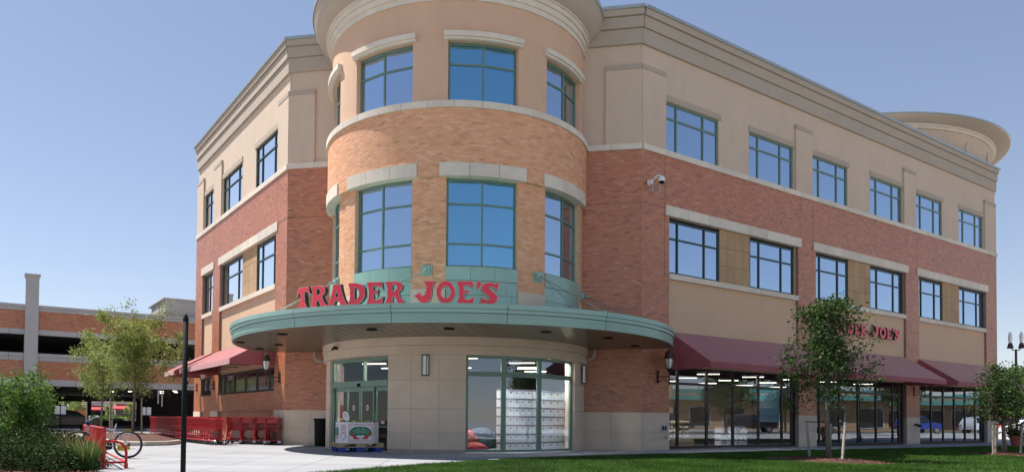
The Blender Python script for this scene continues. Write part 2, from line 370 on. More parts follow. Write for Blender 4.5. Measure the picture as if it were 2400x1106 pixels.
# kerb beyond the lawn's outer edge
def strip(pts, w, z0, z1, name, mat, par=None, kind='structure'):
    m = MB()
    for (x0, y0), (x1, y1) in zip(pts[:-1], pts[1:]):
        d = Vector((x1-x0, y1-y0)); d.normalize(); nx, ny = -d.y*w/2, d.x*w/2
        m.prism([(x0-nx, y0-ny), (x1-nx, y1-ny), (x1+nx, y1+ny), (x0+nx, y0+ny)], z0, z1)
    return tag(m.build(name, mat, par), kind=kind)
strip([(25.0, 7.3), (16.55, -6.9), (14.45, -8.75), (9.75, -15.2), (5.6, -19.9)], .18, -.1, .09, 'lawn_kerb', m_lav)
mb = MB(); mb.prism(mulch_poly, -.1, .03)
tag(mb.build('mulch_bed', m_mulch), kind='structure')

# ================================================================== the store building
bld = tag(empty('store_building', (0, 0, 0)), 'three storey brick store with a round corner tower and taupe stucco top floor', 'building')
RL, LLEN = 28.05, 13.45
r2 = [(1.33, 4.25), (6.08, 9.0), (10.33, 13.1), (14.94, 17.92), (19.18, 21.93), (23.75, 26.75)]
r3 = [(1.22, 4.13), (5.96, 8.9), (10.23, 12.98), (14.87, 17.77), (19.1, 21.82), (23.66, 26.55)]
l2 = [(1.22, 3.85), (5.8, 8.93), (10.3, 12.12)]
l3 = [(1.18, 4.0), (5.86, 8.86), (10.34, 12.1)]
ZW2 = (6.16, 8.06); ZW3 = (10.42, 12.2)
LED0, LED1 = 10.22, 10.42
bays_r = [(1.36, 9.14), (10.4, 17.96), (19.22, 26.7)]; bays_l = [(1.2, 8.95), (10.17, 12.12)]
op_r2 = [(a, b, 5.94+.0, 8.16) for a, b in bays_r]     # recessed window strips of the second floor
# ---- solid masonry of the wings: brick piers/bands are the o=0 plane
def wing(F, L, bays, wins2, wins3, side):
    # brick wall plane: openings are the bays, from the ground to the lintel underside
    if side == 'R': ops = [(a, b, 0, 8.16) for a, b in bays]
    else: ops = [(a, b, 2.95, 8.16) for a, b in bays]+[(1.16, 8.92, 2.03, 2.95), (10.17, 12.1, 2.03, 2.95)]
    mb = MB(); surf(mb, F, 0, L, 1.28, LED0, ops, 0, .16)
    wall = mb.build('brick_wall', m_mortar_w, bld)
    bk = MB(); bricks(bk, F, .0, L, 1.285, LED0, ops)
    tag(bk.build('bricks', m_brick_w, wall), kind='stuff')
    # stone base
    segs = []
    if side == 'R': segs = [(0, bays[0][0]), (9.14, 10.4), (17.96, 19.22), (26.7, L)]
    else: segs = [(0, 1.13), (8.95, 10.17), (12.12, L)]
    for a, b in segs:
        mm = MB(); surf(mm, F, a, b, 0, 1.28, (), -.012, .1)
        fbox(mm, F, a, b, -.3, -.012, 0, 1.28, back=False)
        base = mm.build('stone_base', m_mortar, bld)
        for z0, z1 in ((.0, .07), (.076, .62), (.628, 1.28)):
            mm = MB(); fbox(mm, F, a, b, -.01, .025, z0, z1, tint=random.random()); mm.build('base_stone', m_stone, base)
    if side == 'L':    # brick infill walls below the strip windows, a step behind the piers
        for a, b in bays:
            mm = MB(); surf(mm, F, a, b, 0, 2.03, (), -.12, .1); inf = mm.build('infill_wall', m_mortar_w, bld)
            bk = MB(); bricks(bk, F, a, b, 0, 2.02, (), -.12); tag(bk.build('bricks', m_brick_w, inf), kind='stuff')
    # lintel stones over the second floor and sill stones under it
    for a, b in bays:
        a2, b2 = a-.2, b+.2; n = max(2, round((b2-a2)/1.15))
        for k in range(n):
            mm = MB(); fbox(mm, F, a2+(b2-a2)*k/n+.006, a2+(b2-a2)*(k+1)/n-.006, -.2, .045, 8.15, 8.50, tint=random.random()); mm.build('lintel_stone', m_lime, bld)
        n = max(1, round((b-a)/2.4))
        for k in range(n):
            mm = MB(); fbox(mm, F, a+(b-a)*k/n+.004, a+(b-a)*(k+1)/n-.004, -.3, .03, 5.95, 6.14, tint=random.random()); mm.build('sill_stone', m_lime, bld)
        # stucco apron under the sill
        mm = MB(); surf(mm, F, a, b, 2.9, 5.95, (), -.10, .1); mm.build('stucco_apron', m_stucco_b, bld)
    # ochre panels between and beside the windows
    for a, b in bays:
        inw = sorted([w_ for w_ in wins2 if w_[0] > a-.3 and w_[1] < b+.3])
        edges = [a]+[q for w_ in inw for q in w_]+[b]
        for k in range(0, len(edges), 2):
            x0, x1 = edges[k], edges[k+1]
            if x1-x0 < .02: continue
            mm = MB(); fbox(mm, F, x0, x1, -.2, -.13, 6.14, 8.16); bk_ = mm.build('panel_backing', m_dark_f, bld)
            nc = max(1, round((x1-x0)/.46))
            if x1-x0 < .3: nc = 1
            for i in range(nc):
                for j in range(3):
                    mm = MB(); fbox(mm, F, x0+(x1-x0)*i/nc+.006, x0+(x1-x0)*(i+1)/nc-.006, -.131, -.11, 6.14+2.02*j/3+.006, 6.14+2.02*(j+1)/3-.006, tint=random.random()); mm.build('facade_panel', m_panel, bk_)
    # third floor stucco wall
    ops3 = [(a, b, ZW3[0], ZW3[1]) for a, b in wins3]
    mm = MB(); surf(mm, F, 0, L, LED1, 13.85, ops3, -.06, .14); mm.build('stucco_wall', m_stucco_w, bld)
    for a, b in wins3:
        mm = MB(); fbox(mm, F, a-.03 if side == 'R' else a-.03, b+.12, -.055, -.025, ZW3[1]+.0, ZW3[1]+.22); mm.build('stucco_lintel', m_stucco_c, bld)
    n = round(L/1.17)
    for k in range(n):
        mm = MB(); fbox(mm, F, L*k/n+(.0 if k else .03)+.004, L*(k+1)/n-.004, -.1, .06, LED0, LED1, tint=random.random()); mm.build('ledge_stone', m_lime, bld)
    # cornice in three proud bands and a metal coping
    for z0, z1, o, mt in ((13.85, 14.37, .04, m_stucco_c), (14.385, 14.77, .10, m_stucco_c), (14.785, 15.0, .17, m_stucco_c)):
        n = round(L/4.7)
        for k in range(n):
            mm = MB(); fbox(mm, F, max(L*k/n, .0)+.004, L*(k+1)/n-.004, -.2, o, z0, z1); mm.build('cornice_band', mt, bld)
    mm = MB(); fbox(mm, F, -.01, L+.1, -.4, .23, 15.0, 15.11); mm.build('metal_coping', m_cap, bld)
wing(FR, RL, bays_r, r2, r3, 'R'); wing(FL, LLEN, bays_l, l2, l3, 'L')
# stucco pilasters of the third floor
def pilaster(F, a, b, z1=13.15, cap=.17):
    mm = MB(); fbox(mm, F, a, b, -.06, .02, LED1+.002, z1-cap); p = mm.build('stucco_pilaster', m_stucco_w, bld)
    mm = MB(); fbox(mm, F, a, b, -.06, .035, z1-cap+.004, z1); mm.build('pilaster_cap', m_stucco_c, p)
for a, b in ((.0, 1.18), (8.98, 10.17), (17.83, 18.97), (26.62, 28.0)): pilaster(FR, a, b)
for a, b in ((.0, 1.12), (8.94, 10.24), (12.18, 13.4)): pilaster(FL, a, b)
# ---- the two chamfer facets either side of the tower
for x0, x1, pa, pb in ((4.2, A, 5.2, A), (-A, -4.2, -A, -5.4)):
    mb = MB(); surf(mb, FF, x0, x1, 1.28, LED0, (), 0, .1); wl = mb.build('facet_brick_wall', m_mortar_w, bld)
    bk = MB(); bricks(bk, FF, x0, x1, 1.285, LED0); tag(bk.build('bricks', m_brick_w, wl), kind='stuff')
    mb = MB(); surf(mb, FF, x0, x1, 0, 1.28, (), -.012, .1); base = mb.build('stone_base', m_mortar, bld)
    xm = (max(x0, -99)+x1)/2+(.1 if x0 > 0 else -.1)
    for z0, z1 in ((.0, .07), (.076, .62), (.628, 1.28)):
        for q0, q1 in ((x0, xm-.004), (xm+.004, x1)):
            mm = MB(); fbox(mm, FF, q0, q1, -.01, .0245, z0, z1, tint=random.random()); mm.build('base_stone', m_stone, base)
    mb = MB(); surf(mb, FF, x0, x1, LED1, 13.85, (), -.06, .1); mb.build('stucco_wall', m_stucco_w, bld)
    mm = MB(); fbox(mm, FF, pa, pb, -.06, .02, LED1+.002, 12.98); p = mm.build('stucco_pilaster', m_stucco_w, bld)
    mm = MB(); fbox(mm, FF, pa, pb, -.06, .035, 12.984, 13.15); mm.build('pilaster_cap', m_stucco_c, p)
    for q0, q1 in ((x0, xm-.004), (xm+.004, x1)):
        mm = MB(); fbox(mm, FF, q0, q1, -.1, .0595, LED0, LED1, tint=random.random()); mm.build('ledge_stone', m_lime, bld)
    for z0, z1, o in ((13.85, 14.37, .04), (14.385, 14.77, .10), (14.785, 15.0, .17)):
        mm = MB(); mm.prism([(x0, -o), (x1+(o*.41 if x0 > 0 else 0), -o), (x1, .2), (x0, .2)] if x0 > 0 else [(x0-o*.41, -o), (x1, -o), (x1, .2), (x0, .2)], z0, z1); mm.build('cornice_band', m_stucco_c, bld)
    mm = MB(); mm.prism([(x0, -.23), (x1+.1, -.23), (x1, .4), (x0, .4)] if x0 > 0 else [(x0-.1, -.23), (x1, -.23), (x1, .4), (x0, .4)], 15.0, 15.109); mm.build('metal_coping', m_cap, bld)
# ---- roof slab and the plain walls behind
def P2(F, t, o): p = F(t, o, 0); return (p[0], p[1])
plan = [(-A, .3), (A, .3), P2(FR, RL, -.3), P2(FR, RL, -14), (8, 16), (4, 22), P2(FL, LLEN, -14), P2(FL, LLEN, -.3)]
mm = MB(); mm.prism(plan, 14.4, 14.75); mm.build('roof', m_conc2, bld)
mm = MB()
for (x0, y0), (x1, y1) in zip(plan[2:], plan[3:]):
    mm.add([(x0, y0, 0), (x1, y1, 0), (x1, y1, 14.9), (x0, y0, 14.9)], [(0, 1, 2, 3)])
mm.build('rear_wall', m_stucco_w, bld)
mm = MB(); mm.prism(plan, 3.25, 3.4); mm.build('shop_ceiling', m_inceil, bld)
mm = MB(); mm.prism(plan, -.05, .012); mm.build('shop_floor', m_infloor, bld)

# ---- windows of the wings
def wbar(mb, F, a, b, o0, o1, z0, z1): fbox(mb, F, a, b, o0, o1, z0, z1, step=99)
def window(F, a, b, z0, z1, cols, rows, fo, go, fm, gm, fwid=.07, mw=.06, name='window', curved=False, deep=.09):
    """frame mesh with mullions, and every pane an object of its own"""
    mb = MB(); st = None if F is FT else 99; k = 1/SC[F]; fw_ = fwid*k; hw = mw/2*k
    fbox(mb, F, a, b, fo-deep, fo, z0, z0+fwid, step=st); fbox(mb, F, a, b, fo-deep, fo, z1-fwid, z1, step=st)
    fbox(mb, F, a, a+fw_, fo-deep, fo-.002, z0+fwid, z1-fwid); fbox(mb, F, b-fw_, b, fo-deep, fo-.002, z0+fwid, z1-fwid)
    xs = [a+(b-a)*c for c in cols]; zs = [z0+(z1-z0)*r for r in rows]
    for x in xs: fbox(mb, F, x-hw, x+hw, fo-deep, fo-.002, z0+fwid, z1-fwid)
    ex = [a+fw_]+[q for x in xs for q in (x-hw, x+hw)]+[b-fw_]
    for z in zs:
        for i in range(0, len(ex), 2): fbox(mb, F, ex[i], ex[i+1], fo-deep+.004, fo-.004, z-mw/2, z+mw/2, step=99)
    fr = mb.build(name, fm, bld)
    ez = [z0+fwid]+[q for z in zs for q in (z-mw/2, z+mw/2)]+[z1-fwid]
    for i in range(0, len(ex), 2):
        for j in range(0, len(ez), 2):
            p = MB(); tl = [random.uniform(-.0016, .0016) for _ in range(3)]
            x0, x1, y0, y1 = ex[i]-.005*k, ex[i+1]+.005*k, ez[j]-.005, ez[j+1]+.005
            g = [F(x0, go+tl[0], y0), F(x1, go+tl[1], y0), F(x1, go+tl[1]+tl[2], y1), F(x0, go+tl[0]+tl[2], y1)]
            p.add(g, [(0, 1, 2, 3) if F is not FL else (3, 2, 1, 0)]); p.build('pane', gm, fr)
    return fr
for a, b in r2: window(FR, a, b, *ZW2, (.215, .715), (.66,), -.13, -.17, m_dark_f, m_glass_up)
for a, b in r3: window(FR, a, b, *ZW3, (.215, .715), (.685,), -.10, -.14, m_green_f, m_glass_up)
for a, b in l2: window(FL, a, b, *ZW2, (.215, .76) if b-a > 2.2 else (.5,), (.66,), -.13, -.17, m_dark_f, m_glass_left)
for a, b in l3: window(FL, a, b, *ZW3, (.215, .76) if b-a > 2.2 else (.5,), (.68,), -.10, -.14, m_dark_f, m_glass_left)
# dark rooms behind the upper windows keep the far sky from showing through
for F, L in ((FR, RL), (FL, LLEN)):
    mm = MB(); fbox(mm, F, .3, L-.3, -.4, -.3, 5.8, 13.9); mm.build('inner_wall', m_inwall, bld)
# ---- shop fronts of the right wing
def shopfront(F, a, b, ms, zt, z1, name='shop_window', fm=m_brown_f):
    cols = [(m-a)/(b-a) for m in ms]
    return window(F, a, b, .03, z1, cols, [(zt-.03)/(z1-.03)], -.14, -.18, fm, m_glass_shop, .09, .09, name)
shopfront(FR, 1.38, 9.12, (2.01, 3.6, 5.13, 6.7, 8.24, 8.9), 2.33, 3.0)
shopfront(FR, 10.42, 17.94, (10.91, 12.45, 13.97, 15.51, 17.01, 17.56), 2.33, 2.98)
shopfront(FR, 19.24, 26.68, (19.55, 20.77, 22.04, 23.26, 24.48, 25.69, 26.4), 2.33, 2.96)
for a, b in bays_r:
    mm = MB(); fbox(mm, FR, a, b, -.4, -.12, 2.98, 4.2); mm.build('bulkhead', m_brown_f, bld)
# strip windows under the left awnings
window(FL, 1.16, 8.92, 2.06, 2.93, (.1, .3, .5, .7, .9), (), -.06, -.1, m_brown_f, m_glass_shop, .06, .1, 'strip_window')
window(FL, 10.19, 12.1, 2.06, 2.93, (.5,), (), -.06, -.1, m_brown_f, m_glass_shop, .06, .1, 'strip_window')

# expansion joints in the brickwork
def joint(F, t0, t1, z0, z1):
    mm = MB(); fbox(mm, F, t0, t1, .0, .0075, z0, z1, step=99); mm.build('expansion_joint', m_return, bld)
for a, b in ((1.12, 1.134), (9.34, 9.354), (10.18, 10.194), (18.16, 18.174), (19.03, 19.044), (26.94, 26.954)): joint(FR, a, b, 8.16 if a > 2 else 6, LED0)
for a, b in ((1.12, 1.134), (9.1, 9.114), (10.05, 10.064)): joint(FL, a, b, 8.16, LED0)
for F, a, b in ((FR, .0, 1.1), (FL, .0, 1.0), (FF, 4.5, A), (FF, -A, -4.5)): joint(F, a, b, 8.395, 8.409)
for z in (3.5,): pass
# ---- the tower
TA = [-62.6, -20.2, 22.2, 64.6]
hw2, hw3 = 14.4, 14.2
op2 = [(c-hw2, c+hw2, 4.6, 8.19) for c in TA]
TOP2 = 8.19
# brick piers below the lintels
mb = MB(); surf(mb, FT, -88, 89, 4.86, TOP2, [(c-hw2, c+hw2, 4.0, 8.3) for c in TA], 0, .18)
tw = mb.build('tower_brick_wall', m_mortar_t, bld)
brick_cache = {}
def single(x, y, za, zb, tn):
    if not (-6.2 < (x+y)/2 < 8.3) or za < 4.9: return False
    ti = int(tn*7.99); wdt = round((y-x)*SC[FT], 2); key = (ti, wdt)
    if key not in brick_cache:
        m = MB(); m.box(-wdt/2, wdt/2, -.006, .004, -(zb-za)/2, (zb-za)/2, tint=ti/7)
        o = m.build('brick', m_brick_t); brick_cache[key] = o.data; bpy.data.objects.remove(o)
    o = bpy.data.objects.new('brick', brick_cache[key]); COL.objects.link(o); o.parent = tw
    c = (x+y)/2; o.location = FT(c, .0, (za+zb)/2); o.rotation_euler = (0, 0, R(c))
    return True
bk = MB(); bricks(bk, FT, -88, 89, 4.865, TOP2, [(c-hw2, c+hw2, 4.0, 8.3) for c in TA], 0, each=single)
tag(bk.build('bricks', m_brick_t, tw), kind='stuff')
# upper brick drum
mb = MB(); surf(mb, FT, -92, 93, TOP2, LED0, (), .14, .2)
for k in range(-30, 31):
    t0, t1 = k*3.05, (k+1)*3.05
    mb.add([FT(t0, 0, TOP2), FT(t1, 0, TOP2), FT(t1, .14, TOP2), FT(t0, .14, TOP2)], [(0, 1, 2, 3)])
tu = mb.build('tower_brick_drum', m_mortar_t, bld)
bk = MB(); bricks(bk, FT, -92, 93, TOP2+.004, LED0, [(c-17.0, c+17.0, 8.1, 8.58) for c in TA], .14); tag(bk.build('bricks', m_brick_t, tu), kind='stuff')
for c in TA:
    for k in range(3):
        mm = MB(); fbox(mm, FT, c-17.0+34.0*k/3+.08, c-17.0+34.0*(k+1)/3-.08, -.2, .185, TOP2-.004, 8.575, tint=random.random()); mm.build('lintel_stone', m_lime, bld)
for k in range(18):
    mm = MB(); fbox(mm, FT, -92+185*k/18+.05, -92+185*(k+1)/18-.05, -.1, .21, LED0, LED1, tint=random.random()); mm.build('ledge_stone', m_lime, bld)
# pier feet in stone
for a, b in ((-6.0+.1, 7.8-.1), (36.6+.1, 50.2-.1), (-48.2+.1, -34.6-.1), (79.2, 89), (-88, -77)):
    mm = MB(); fbox(mm, FT, a, b, -.18, .03, 3.8, 4.86, tint=random.random()); mm.build('pier_foot', m_stone, bld)
# third floor stucco
mb = MB(); surf(mb, FT, -92, 93, LED1, 13.52, [(c-hw3, c+hw3, 10.43, 12.3) for c in TA], .02, .17); mb.build('tower_stucco_wall', m_stucco_t, bld)
for c in TA:
    mm = MB(); fbox(mm, FT, c-15.7, c+15.7, .02, .12, 12.3, 12.37); fbox(mm, FT, c-15.7, c+15.7, .02, .17, 12.374, 12.53); mm.build('window_hood', m_lime, bld)
    window(FT, c-hw3, c+hw3, 10.43, 12.3, (.5,), (.655,), -.13, -.17, m_green_f, m_glass_tw if c == TA[2] else m_glass_up, .06, .055)
    window(FT, c-hw2, c+hw2, 5.53, 8.19, (.5,), (.265, .715), -.13, -.17, m_green_f, m_glass_tw if c == TA[2] else m_glass_up, .06, .055)
# green sheet panels under the windows, laid in staggered courses
for c in TA:
    mm = MB(); fbox(mm, FT, c-hw2, c+hw2, -.15, -.02, 3.8, 5.53); sp = mm.build('spandrel', m_green_f, bld)
    for r in range(4):
        z1 = 5.52-.42*r; z0 = z1-.415
        off = [0, .5, .25, .75][r]; w_ = 2*hw2/3; t = c-hw2-off*w_
        while t < c+hw2-.01:
            a, b = max(t, c-hw2)+.05, min(t+w_, c+hw2)-.05; t += w_
            if b-a < .5: continue
            mm = MB(); fbox(mm, FT, a, b, -.02, .0 if r else .03, z0+.008, z1, tint=random.random()); mm.build('metal_panel', m_green, sp)
# tower cornice: stepped rings, then the flared dish
def ring(name, prof, mat, a0=-100, a1=100, c=(TC[0], TC[1], 0), n=90, par=None):
    m = MB(); m.lathe(c, prof, n, a0=a0, a1=a1, close=False); return m.build(name, mat, par or bld, smooth=False)
ring('cornice_ring', [(4.4, 13.5), (4.50, 13.5), (4.50, 13.66), (4.55, 13.66), (4.55, 13.84), (4.62, 13.84), (4.62, 13.98), (4.68, 13.98), (4.68, 14.04)], m_lime)
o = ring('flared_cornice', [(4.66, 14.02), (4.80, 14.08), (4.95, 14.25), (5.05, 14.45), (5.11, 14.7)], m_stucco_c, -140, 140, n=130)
for p in o.data.polygons: p.use_smooth = True
ring('cornice_rim', [(5.11, 14.7), (5.15, 14.7), (5.15, 14.84), (0.01, 15.4)], m_cap, -180, 180, n=130)
ring('drum_core', [(3.9, 3.3), (3.9, 15.0)], m_inwall, -110, 110, n=60)
# ---- ground floor of the tower
Z0B = 2.89
def fband(t0, t1, o0, o1, z0, z1, name, mat, step=None):
    m = MB(); fbox(m, FT, t0, t1, o0, o1, z0, z1, tint=random.random(), step=step); return m.build(name, mat, bld)
fband(-89, 90, -.2, .20, Z0B, 3.16, 'entrance_band', m_stone); fband(-89, 90, -.2, .23, 3.168, 3.45, 'entrance_band', m_stone)
# the flat stone pier between door and window, in coursed panels
tcs = (-14.2, -4.6, 5.8, 15.9)
for i in range(3):
    for z0, z1, oo in ((.0, .085, .13), (.094, .605, .16), (.613, 1.295, .16), (1.307, 2.145, .16), (2.157, Z0B-.004, .16)):
        m = MB(); fbox(m, FT, tcs[i]+(.05 if i else 0), tcs[i+1]-(.05 if i < 2 else 0), -.25, oo, z0, z1, tint=random.random(), step=99); m.build('pier_stone', m_stone, bld)
m = MB(); fbox(m, FT, tcs[0]+.1, tcs[3]-.1, -.25, .13, .01, Z0B, step=5); m.build('stone_pier', m_mortar, bld)
for a, b in ((-89, -54.8), (71, 90)):
    for z0, z1 in ((.0, .07), (.078, .605), (.613, 1.29), (1.302, 2.145), (2.157, Z0B-.004)):
        fband(a, b, -.25, .10, z0, z1, 'pier_stone', m_stone)
# the big corner window
window(FT, 16.0, 70.9, .02, Z0B, ((31.2-16)/54.9, (48-16)/54.9), ((2.33)/2.87,), .0, -.04, m_green_f, m_glass_shop, .075, .14, 'corner_window')
m_fill = M('stock_fill_tube', (.9, .9, .9), .5, var=.01, bump=0, emit=((.95, .97, 1), 75.0))  # glow of the added tubes that brighten the window stock
# ---- entrance doors, a straight frame on the chord of the curve
dA, dB = Vector(FT(-54.8, .0, 0)), Vector(FT(-14.2, .0, 0))
du = (dB-dA); DL = du.length; du.normalize(); dn = Vector((du.y, -du.x, 0))
def FD(t, o, z): p = dA+du*t+dn*o; return (p.x, p.y, z)
MS[FD] = 99; SC[FD] = 1
mb = MB()
for a, b in ((0, .09), (DL-.09, DL)): fbox(mb, FD, a, b, -.1, .02, 0, Z0B)
fbox(mb, FD, .09, DL-.09, -.1, .019, 2.78, Z0B); fbox(mb, FD, .09, DL-.09, -.12, .06, 1.98, 2.17)
m1 = DL*.56
fbox(mb, FD, m1-.03, m1+.03, -.1, .015, 2.17, 2.78)
df = mb.build('entrance_frame', m_green_f, bld)
for a, b in ((.09, m1-.03), (m1+.03, DL-.09)):
    p = MB(); p.add([FD(a, -.04, 2.17), FD(b, -.04, 2.17), FD(b, -.04, 2.78), FD(a, -.04, 2.78)], [(0, 1, 2, 3)]); p.build('transom_pane', m_glass_door, df)
p = MB(); fbox(p, FD, DL*.5-.06, DL*.5+.06, .06, .1, 2.0, 2.09); p.build('door_sensor', m_black, df)
lx = [.09, .09+(DL-.18)*.25, .09+(DL-.18)*.5, .09+(DL-.18)*.75, DL-.09]
for i in range(4):
    a, b = lx[i]+.006, lx[i+1]-.006; oo = .0 if i in (1, 2) else -.045; mb = MB()
    for q0, q1 in ((a, a+.055), (b-.055, b)): fbox(mb, FD, q0, q1, oo-.04, oo, .02, 1.97)
    for z0, z1 in ((.02, .16), (.72, .78), (1.85, 1.97)): fbox(mb, FD, a+.055, b-.055, oo-.04, oo-.001, z0, z1)
    d = mb.build('sliding_door', m_green_f, bld)
    for z0, z1 in ((.16, .72), (.78, 1.85)):
        p = MB(); p.add([FD(a+.05, oo-.02, z0), FD(b-.05, oo-.02, z0), FD(b-.05, oo-.02, z1), FD(a+.05, oo-.02, z1)], [(0, 1, 2, 3)]); p.build('pane', m_glass_door, d)
    cx = (a+b)/2
    if i in (1, 2):   # round white decal
        p = MB(); n = 16
        for k in range(n):
            t0, t1 = 2*math.pi*k/n, 2*math.pi*(k+1)/n
            p.add([FD(cx+.035*math.cos(t0), oo-.014, 1.33+.05*math.sin(t0)), FD(cx+.035*math.cos(t1), oo-.014, 1.33+.05*math.sin(t1)), FD(cx+.062*math.cos(t1), oo-.014, 1.33+.088*math.sin(t1)), FD(cx+.062*math.cos(t0), oo-.014, 1.33+.088*math.sin(t0))], [(0, 1, 2, 3)])
        p.build('door_decal', m_white, d)
    p = MB(); fbox(p, FD, cx-.09, cx+.09, oo-.018, oo-.013, .83, .93); p.build('door_sticker', m_trim if i else m_awn, d)
    if i == 0:
        p = MB(); fbox(p, FD, cx-.1, cx+.1, oo-.018, oo-.012, 1.0, 1.42); p.build('door_notice', m_awn, d)
# ---- canopy
RC, CY = 7.42, -.2
def carc(r, n=72, a0=-88, a1=88): return [(r*math.sin(R(a0+(a1-a0)*k/n)), CY-r*math.cos(R(a0+(a1-a0)*k/n))) for k in range(n+1)]
def cpoly(r):
    pts = carc(r); return pts+[(r-.25, -.03), (-(r-.25), -.03)]
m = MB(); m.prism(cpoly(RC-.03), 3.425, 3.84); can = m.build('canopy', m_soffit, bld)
m = MB(); m.prism(cpoly(RC-.2), 3.84, 3.9); m.build('canopy_deck', m_green, can)
NP = 8
def fascia(r0, r1, z0, z1, nm):
    for k in range(NP):
        a0, a1 = -91+182*k/NP+.06, -91+182*(k+1)/NP-.06; v = []; f = []; n = 10
        for i in range(n+1):
            a = R(a0+(a1-a0)*i/n)
            for r, z in ((r0, z0), (r1, z0), (r1, z1), (r0, z1)): v.append((r*math.sin(a), CY-r*math.cos(a), z))
        for i in range(n):
            for j in range(4): f.append((4*i+j, 4*i+(j+1) % 4, 4*i+4+(j+1) % 4, 4*i+4+j))
        f += [(0, 1, 2, 3), (4*n+3, 4*n+2, 4*n+1, 4*n)]
        q = MB(); q.add(v, f, tint=random.random()); q.build(nm, m_green, can)
fascia(RC-.04, RC, 3.412, 3.655, 'fascia_panel'); fascia(RC-.04, RC+.045, 3.668, 3.765, 'fascia_panel'); fascia(RC-.04, RC+.075, 3.772, 3.895, 'fascia_panel')
fascia(RC+.0, RC+.012, 3.47, 3.485, 'fascia_rib'); fascia(RC+.0, RC+.012, 3.56, 3.575, 'fascia_rib')
# soffit boards run across: shallow grooves
for k in range(-22, 23):
    x = k*.33
    ya, yb_ = [CY-math.sqrt(max(.02, (RC-.05)**2-xx*xx)) for xx in (x-.157, x+.157)]
    if abs(x)+.157 > RC-.1: continue
    q = MB(); q.prism([(x-.157, ya), (x+.157, yb_), (x+.157, -.05), (x-.157, -.05)], 3.414, 3.424, tint=random.random()); q.build('soffit_board', m_soffit, can)
for x, y in ((-6.3, -3.6), (-5.4, -2.7), (-3.9, -5.6), (-.95, -6.35), (1.2, -6.3), (3.7, -5.3), (5.35, -3.6), (6.2, -1.2), (-6.7, -1.5)):
    q = MB(); q.lathe((x, y, 3.385), [(.06, .018), (.06, 0), (.15, 0), (.15, .02)], 20); q.build('downlight', m_black, can)
# tie rods and their wall anchors
m_rod = M('tie_rod_metal', (.35, .38, .34), .4, metal=.5)
for ang, zt, ends in ((-49.5, 5.41, ((-4.6, -5.3), (-6.2, -3.2))), (.6, 5.4, ((-1.5, -6.85), (-.75, -6.95))), (46.3, 5.38, ((4.6, -5.3), (5.27, -5.0))), (84, 5.2, ((6.4, -2.7),))):
    q = MB(); fbox(q, FT, ang-2.1, ang+2.1, .0, .05, zt-.16, zt+.16, step=99); fbox(q, FT, ang-1.4, ang+1.4, .05, .13, zt-.1, zt+.1, step=99)
    an = q.build('rod_anchor', m_green, bld, bevel=.006)
    q = MB(); q.tube([FT(ang, .12, zt), FT(ang, .3, zt-.05)], .04, 8); q.build('clevis', m_green, an)
    for ex, ey in ends:
        q = MB(); q.tube([FT(ang, .22, zt-.04), (ex, ey, 3.95)], .014, 6); q.build('tie_rod', m_rod, an)
        q = MB(); q.box(ex-.06, ex+.06, ey-.1, ey+.1, 3.9, 4.0); q.build('rod_foot', m_green, can, bevel=.01)
# drain pipes under the canopy
for x, s in ((-5.12, 1), (4.87, -1)):
    q = MB(); q.tube([(x, -.35, 3.41), (x, -.35, 3.22), (x+.03*s, -.35, 3.12), (x+.12*s, -.32, 3.06), (x+.35*s, -.3, 3.05)], .045, 10); q.build('drain_pipe', m_lav, bld, smooth=True)
# ---- awnings
def awning(F, a, b, zt=4.1, zb=2.97, zv=2.77, o=1.72):
    m = MB(); u = [F(a, -.02, zt), F(b, -.02, zt), F(b, o, zb), F(a, o, zb)]; l_ = [F(a, -.02, zb), F(b, -.02, zb)]
    n = 6   # canvas sagging very slightly between rafters
    m.add([F(a, -.02, zt), F(b, -.02, zt), F(b, o, zb), F(a, o, zb), F(a, -.02, zb), F(b, -.02, zb), F(a, o, zv), F(b, o, zv), F(a, -.02, zv), F(b, -.02, zv)],
          [(0, 1, 2, 3), (3, 2, 7, 6), (0, 3, 6, 8), (1, 2, 7, 9)])
    aw = m.build('awning', m_awn, bld); sd = aw.modifiers.new('cloth', 'SOLIDIFY'); sd.thickness = .012
    k = max(2, round((b-a)/1.5))
    for i in range(k+1):
        t = a+.03+(b-a-.06)*i/k
        q = MB(); q.bar(F(t, .0, zt-.05), F(t, o-.04, zb-.04), .03); q.bar(F(t, .0, zb), F(t, o-.04, zb), .03); q.build('awning_frame', m_bronze, aw)
for a, b in ((1.42, 9.2), (10.36, 18.02), (19.2, 26.68)): awning(FR, a, b)
awning(FL, 1.12, 9.0, zt=4.1, zb=3.17, zv=2.97, o=1.72); awning(FL, 10.1, 12.2, zt=4.1, zb=3.17, zv=2.97, o=1.72)
# ---- interior light fittings and furniture seen through the shop glass
spots_ = [(x, y) for x in (-2.3, .2, 2.4) for y in (-2.6, -1.0, .6)]
spots_ += [FR(t+(k % 2)*1.7, -2.2-2.7*k, 0)[:2] for k in range(4) for t in (1.2, 4.6, 8.0, 11.4, 14.8, 18.2, 21.6)]
spots_ += [(x, y) for x in (-4, -1, 2, 5) for y in (3, 5.5, 8, 10.5)]
for x, y in spots_:
    q = MB(); q.box(x-.5, x+.5, y-.022, y+.022, 3.18, 3.21); q.build('ceiling_tube', m_tube, bld)
for a_, b_ in ((17, 30.5), (32, 47), (49, 69)):   # added tubes, hidden above the corner window head, to brighten the boxes
    q = MB(); fbox(q, FT, a_, b_, -.28, -.22, 3.02, 3.06, step=99); q.build('stock_fill_tube', m_fill, bld)
for a_, b_ in ((1.6, 3.4), (5.1, 6.9)):
    q = MB(); fbox(q, FR, a_, b_, -.5, -.44, 3.05, 3.09); q.build('stock_fill_tube', m_fill, bld)  # added fill tubes out of sight above the bay head, for boxes and sacks
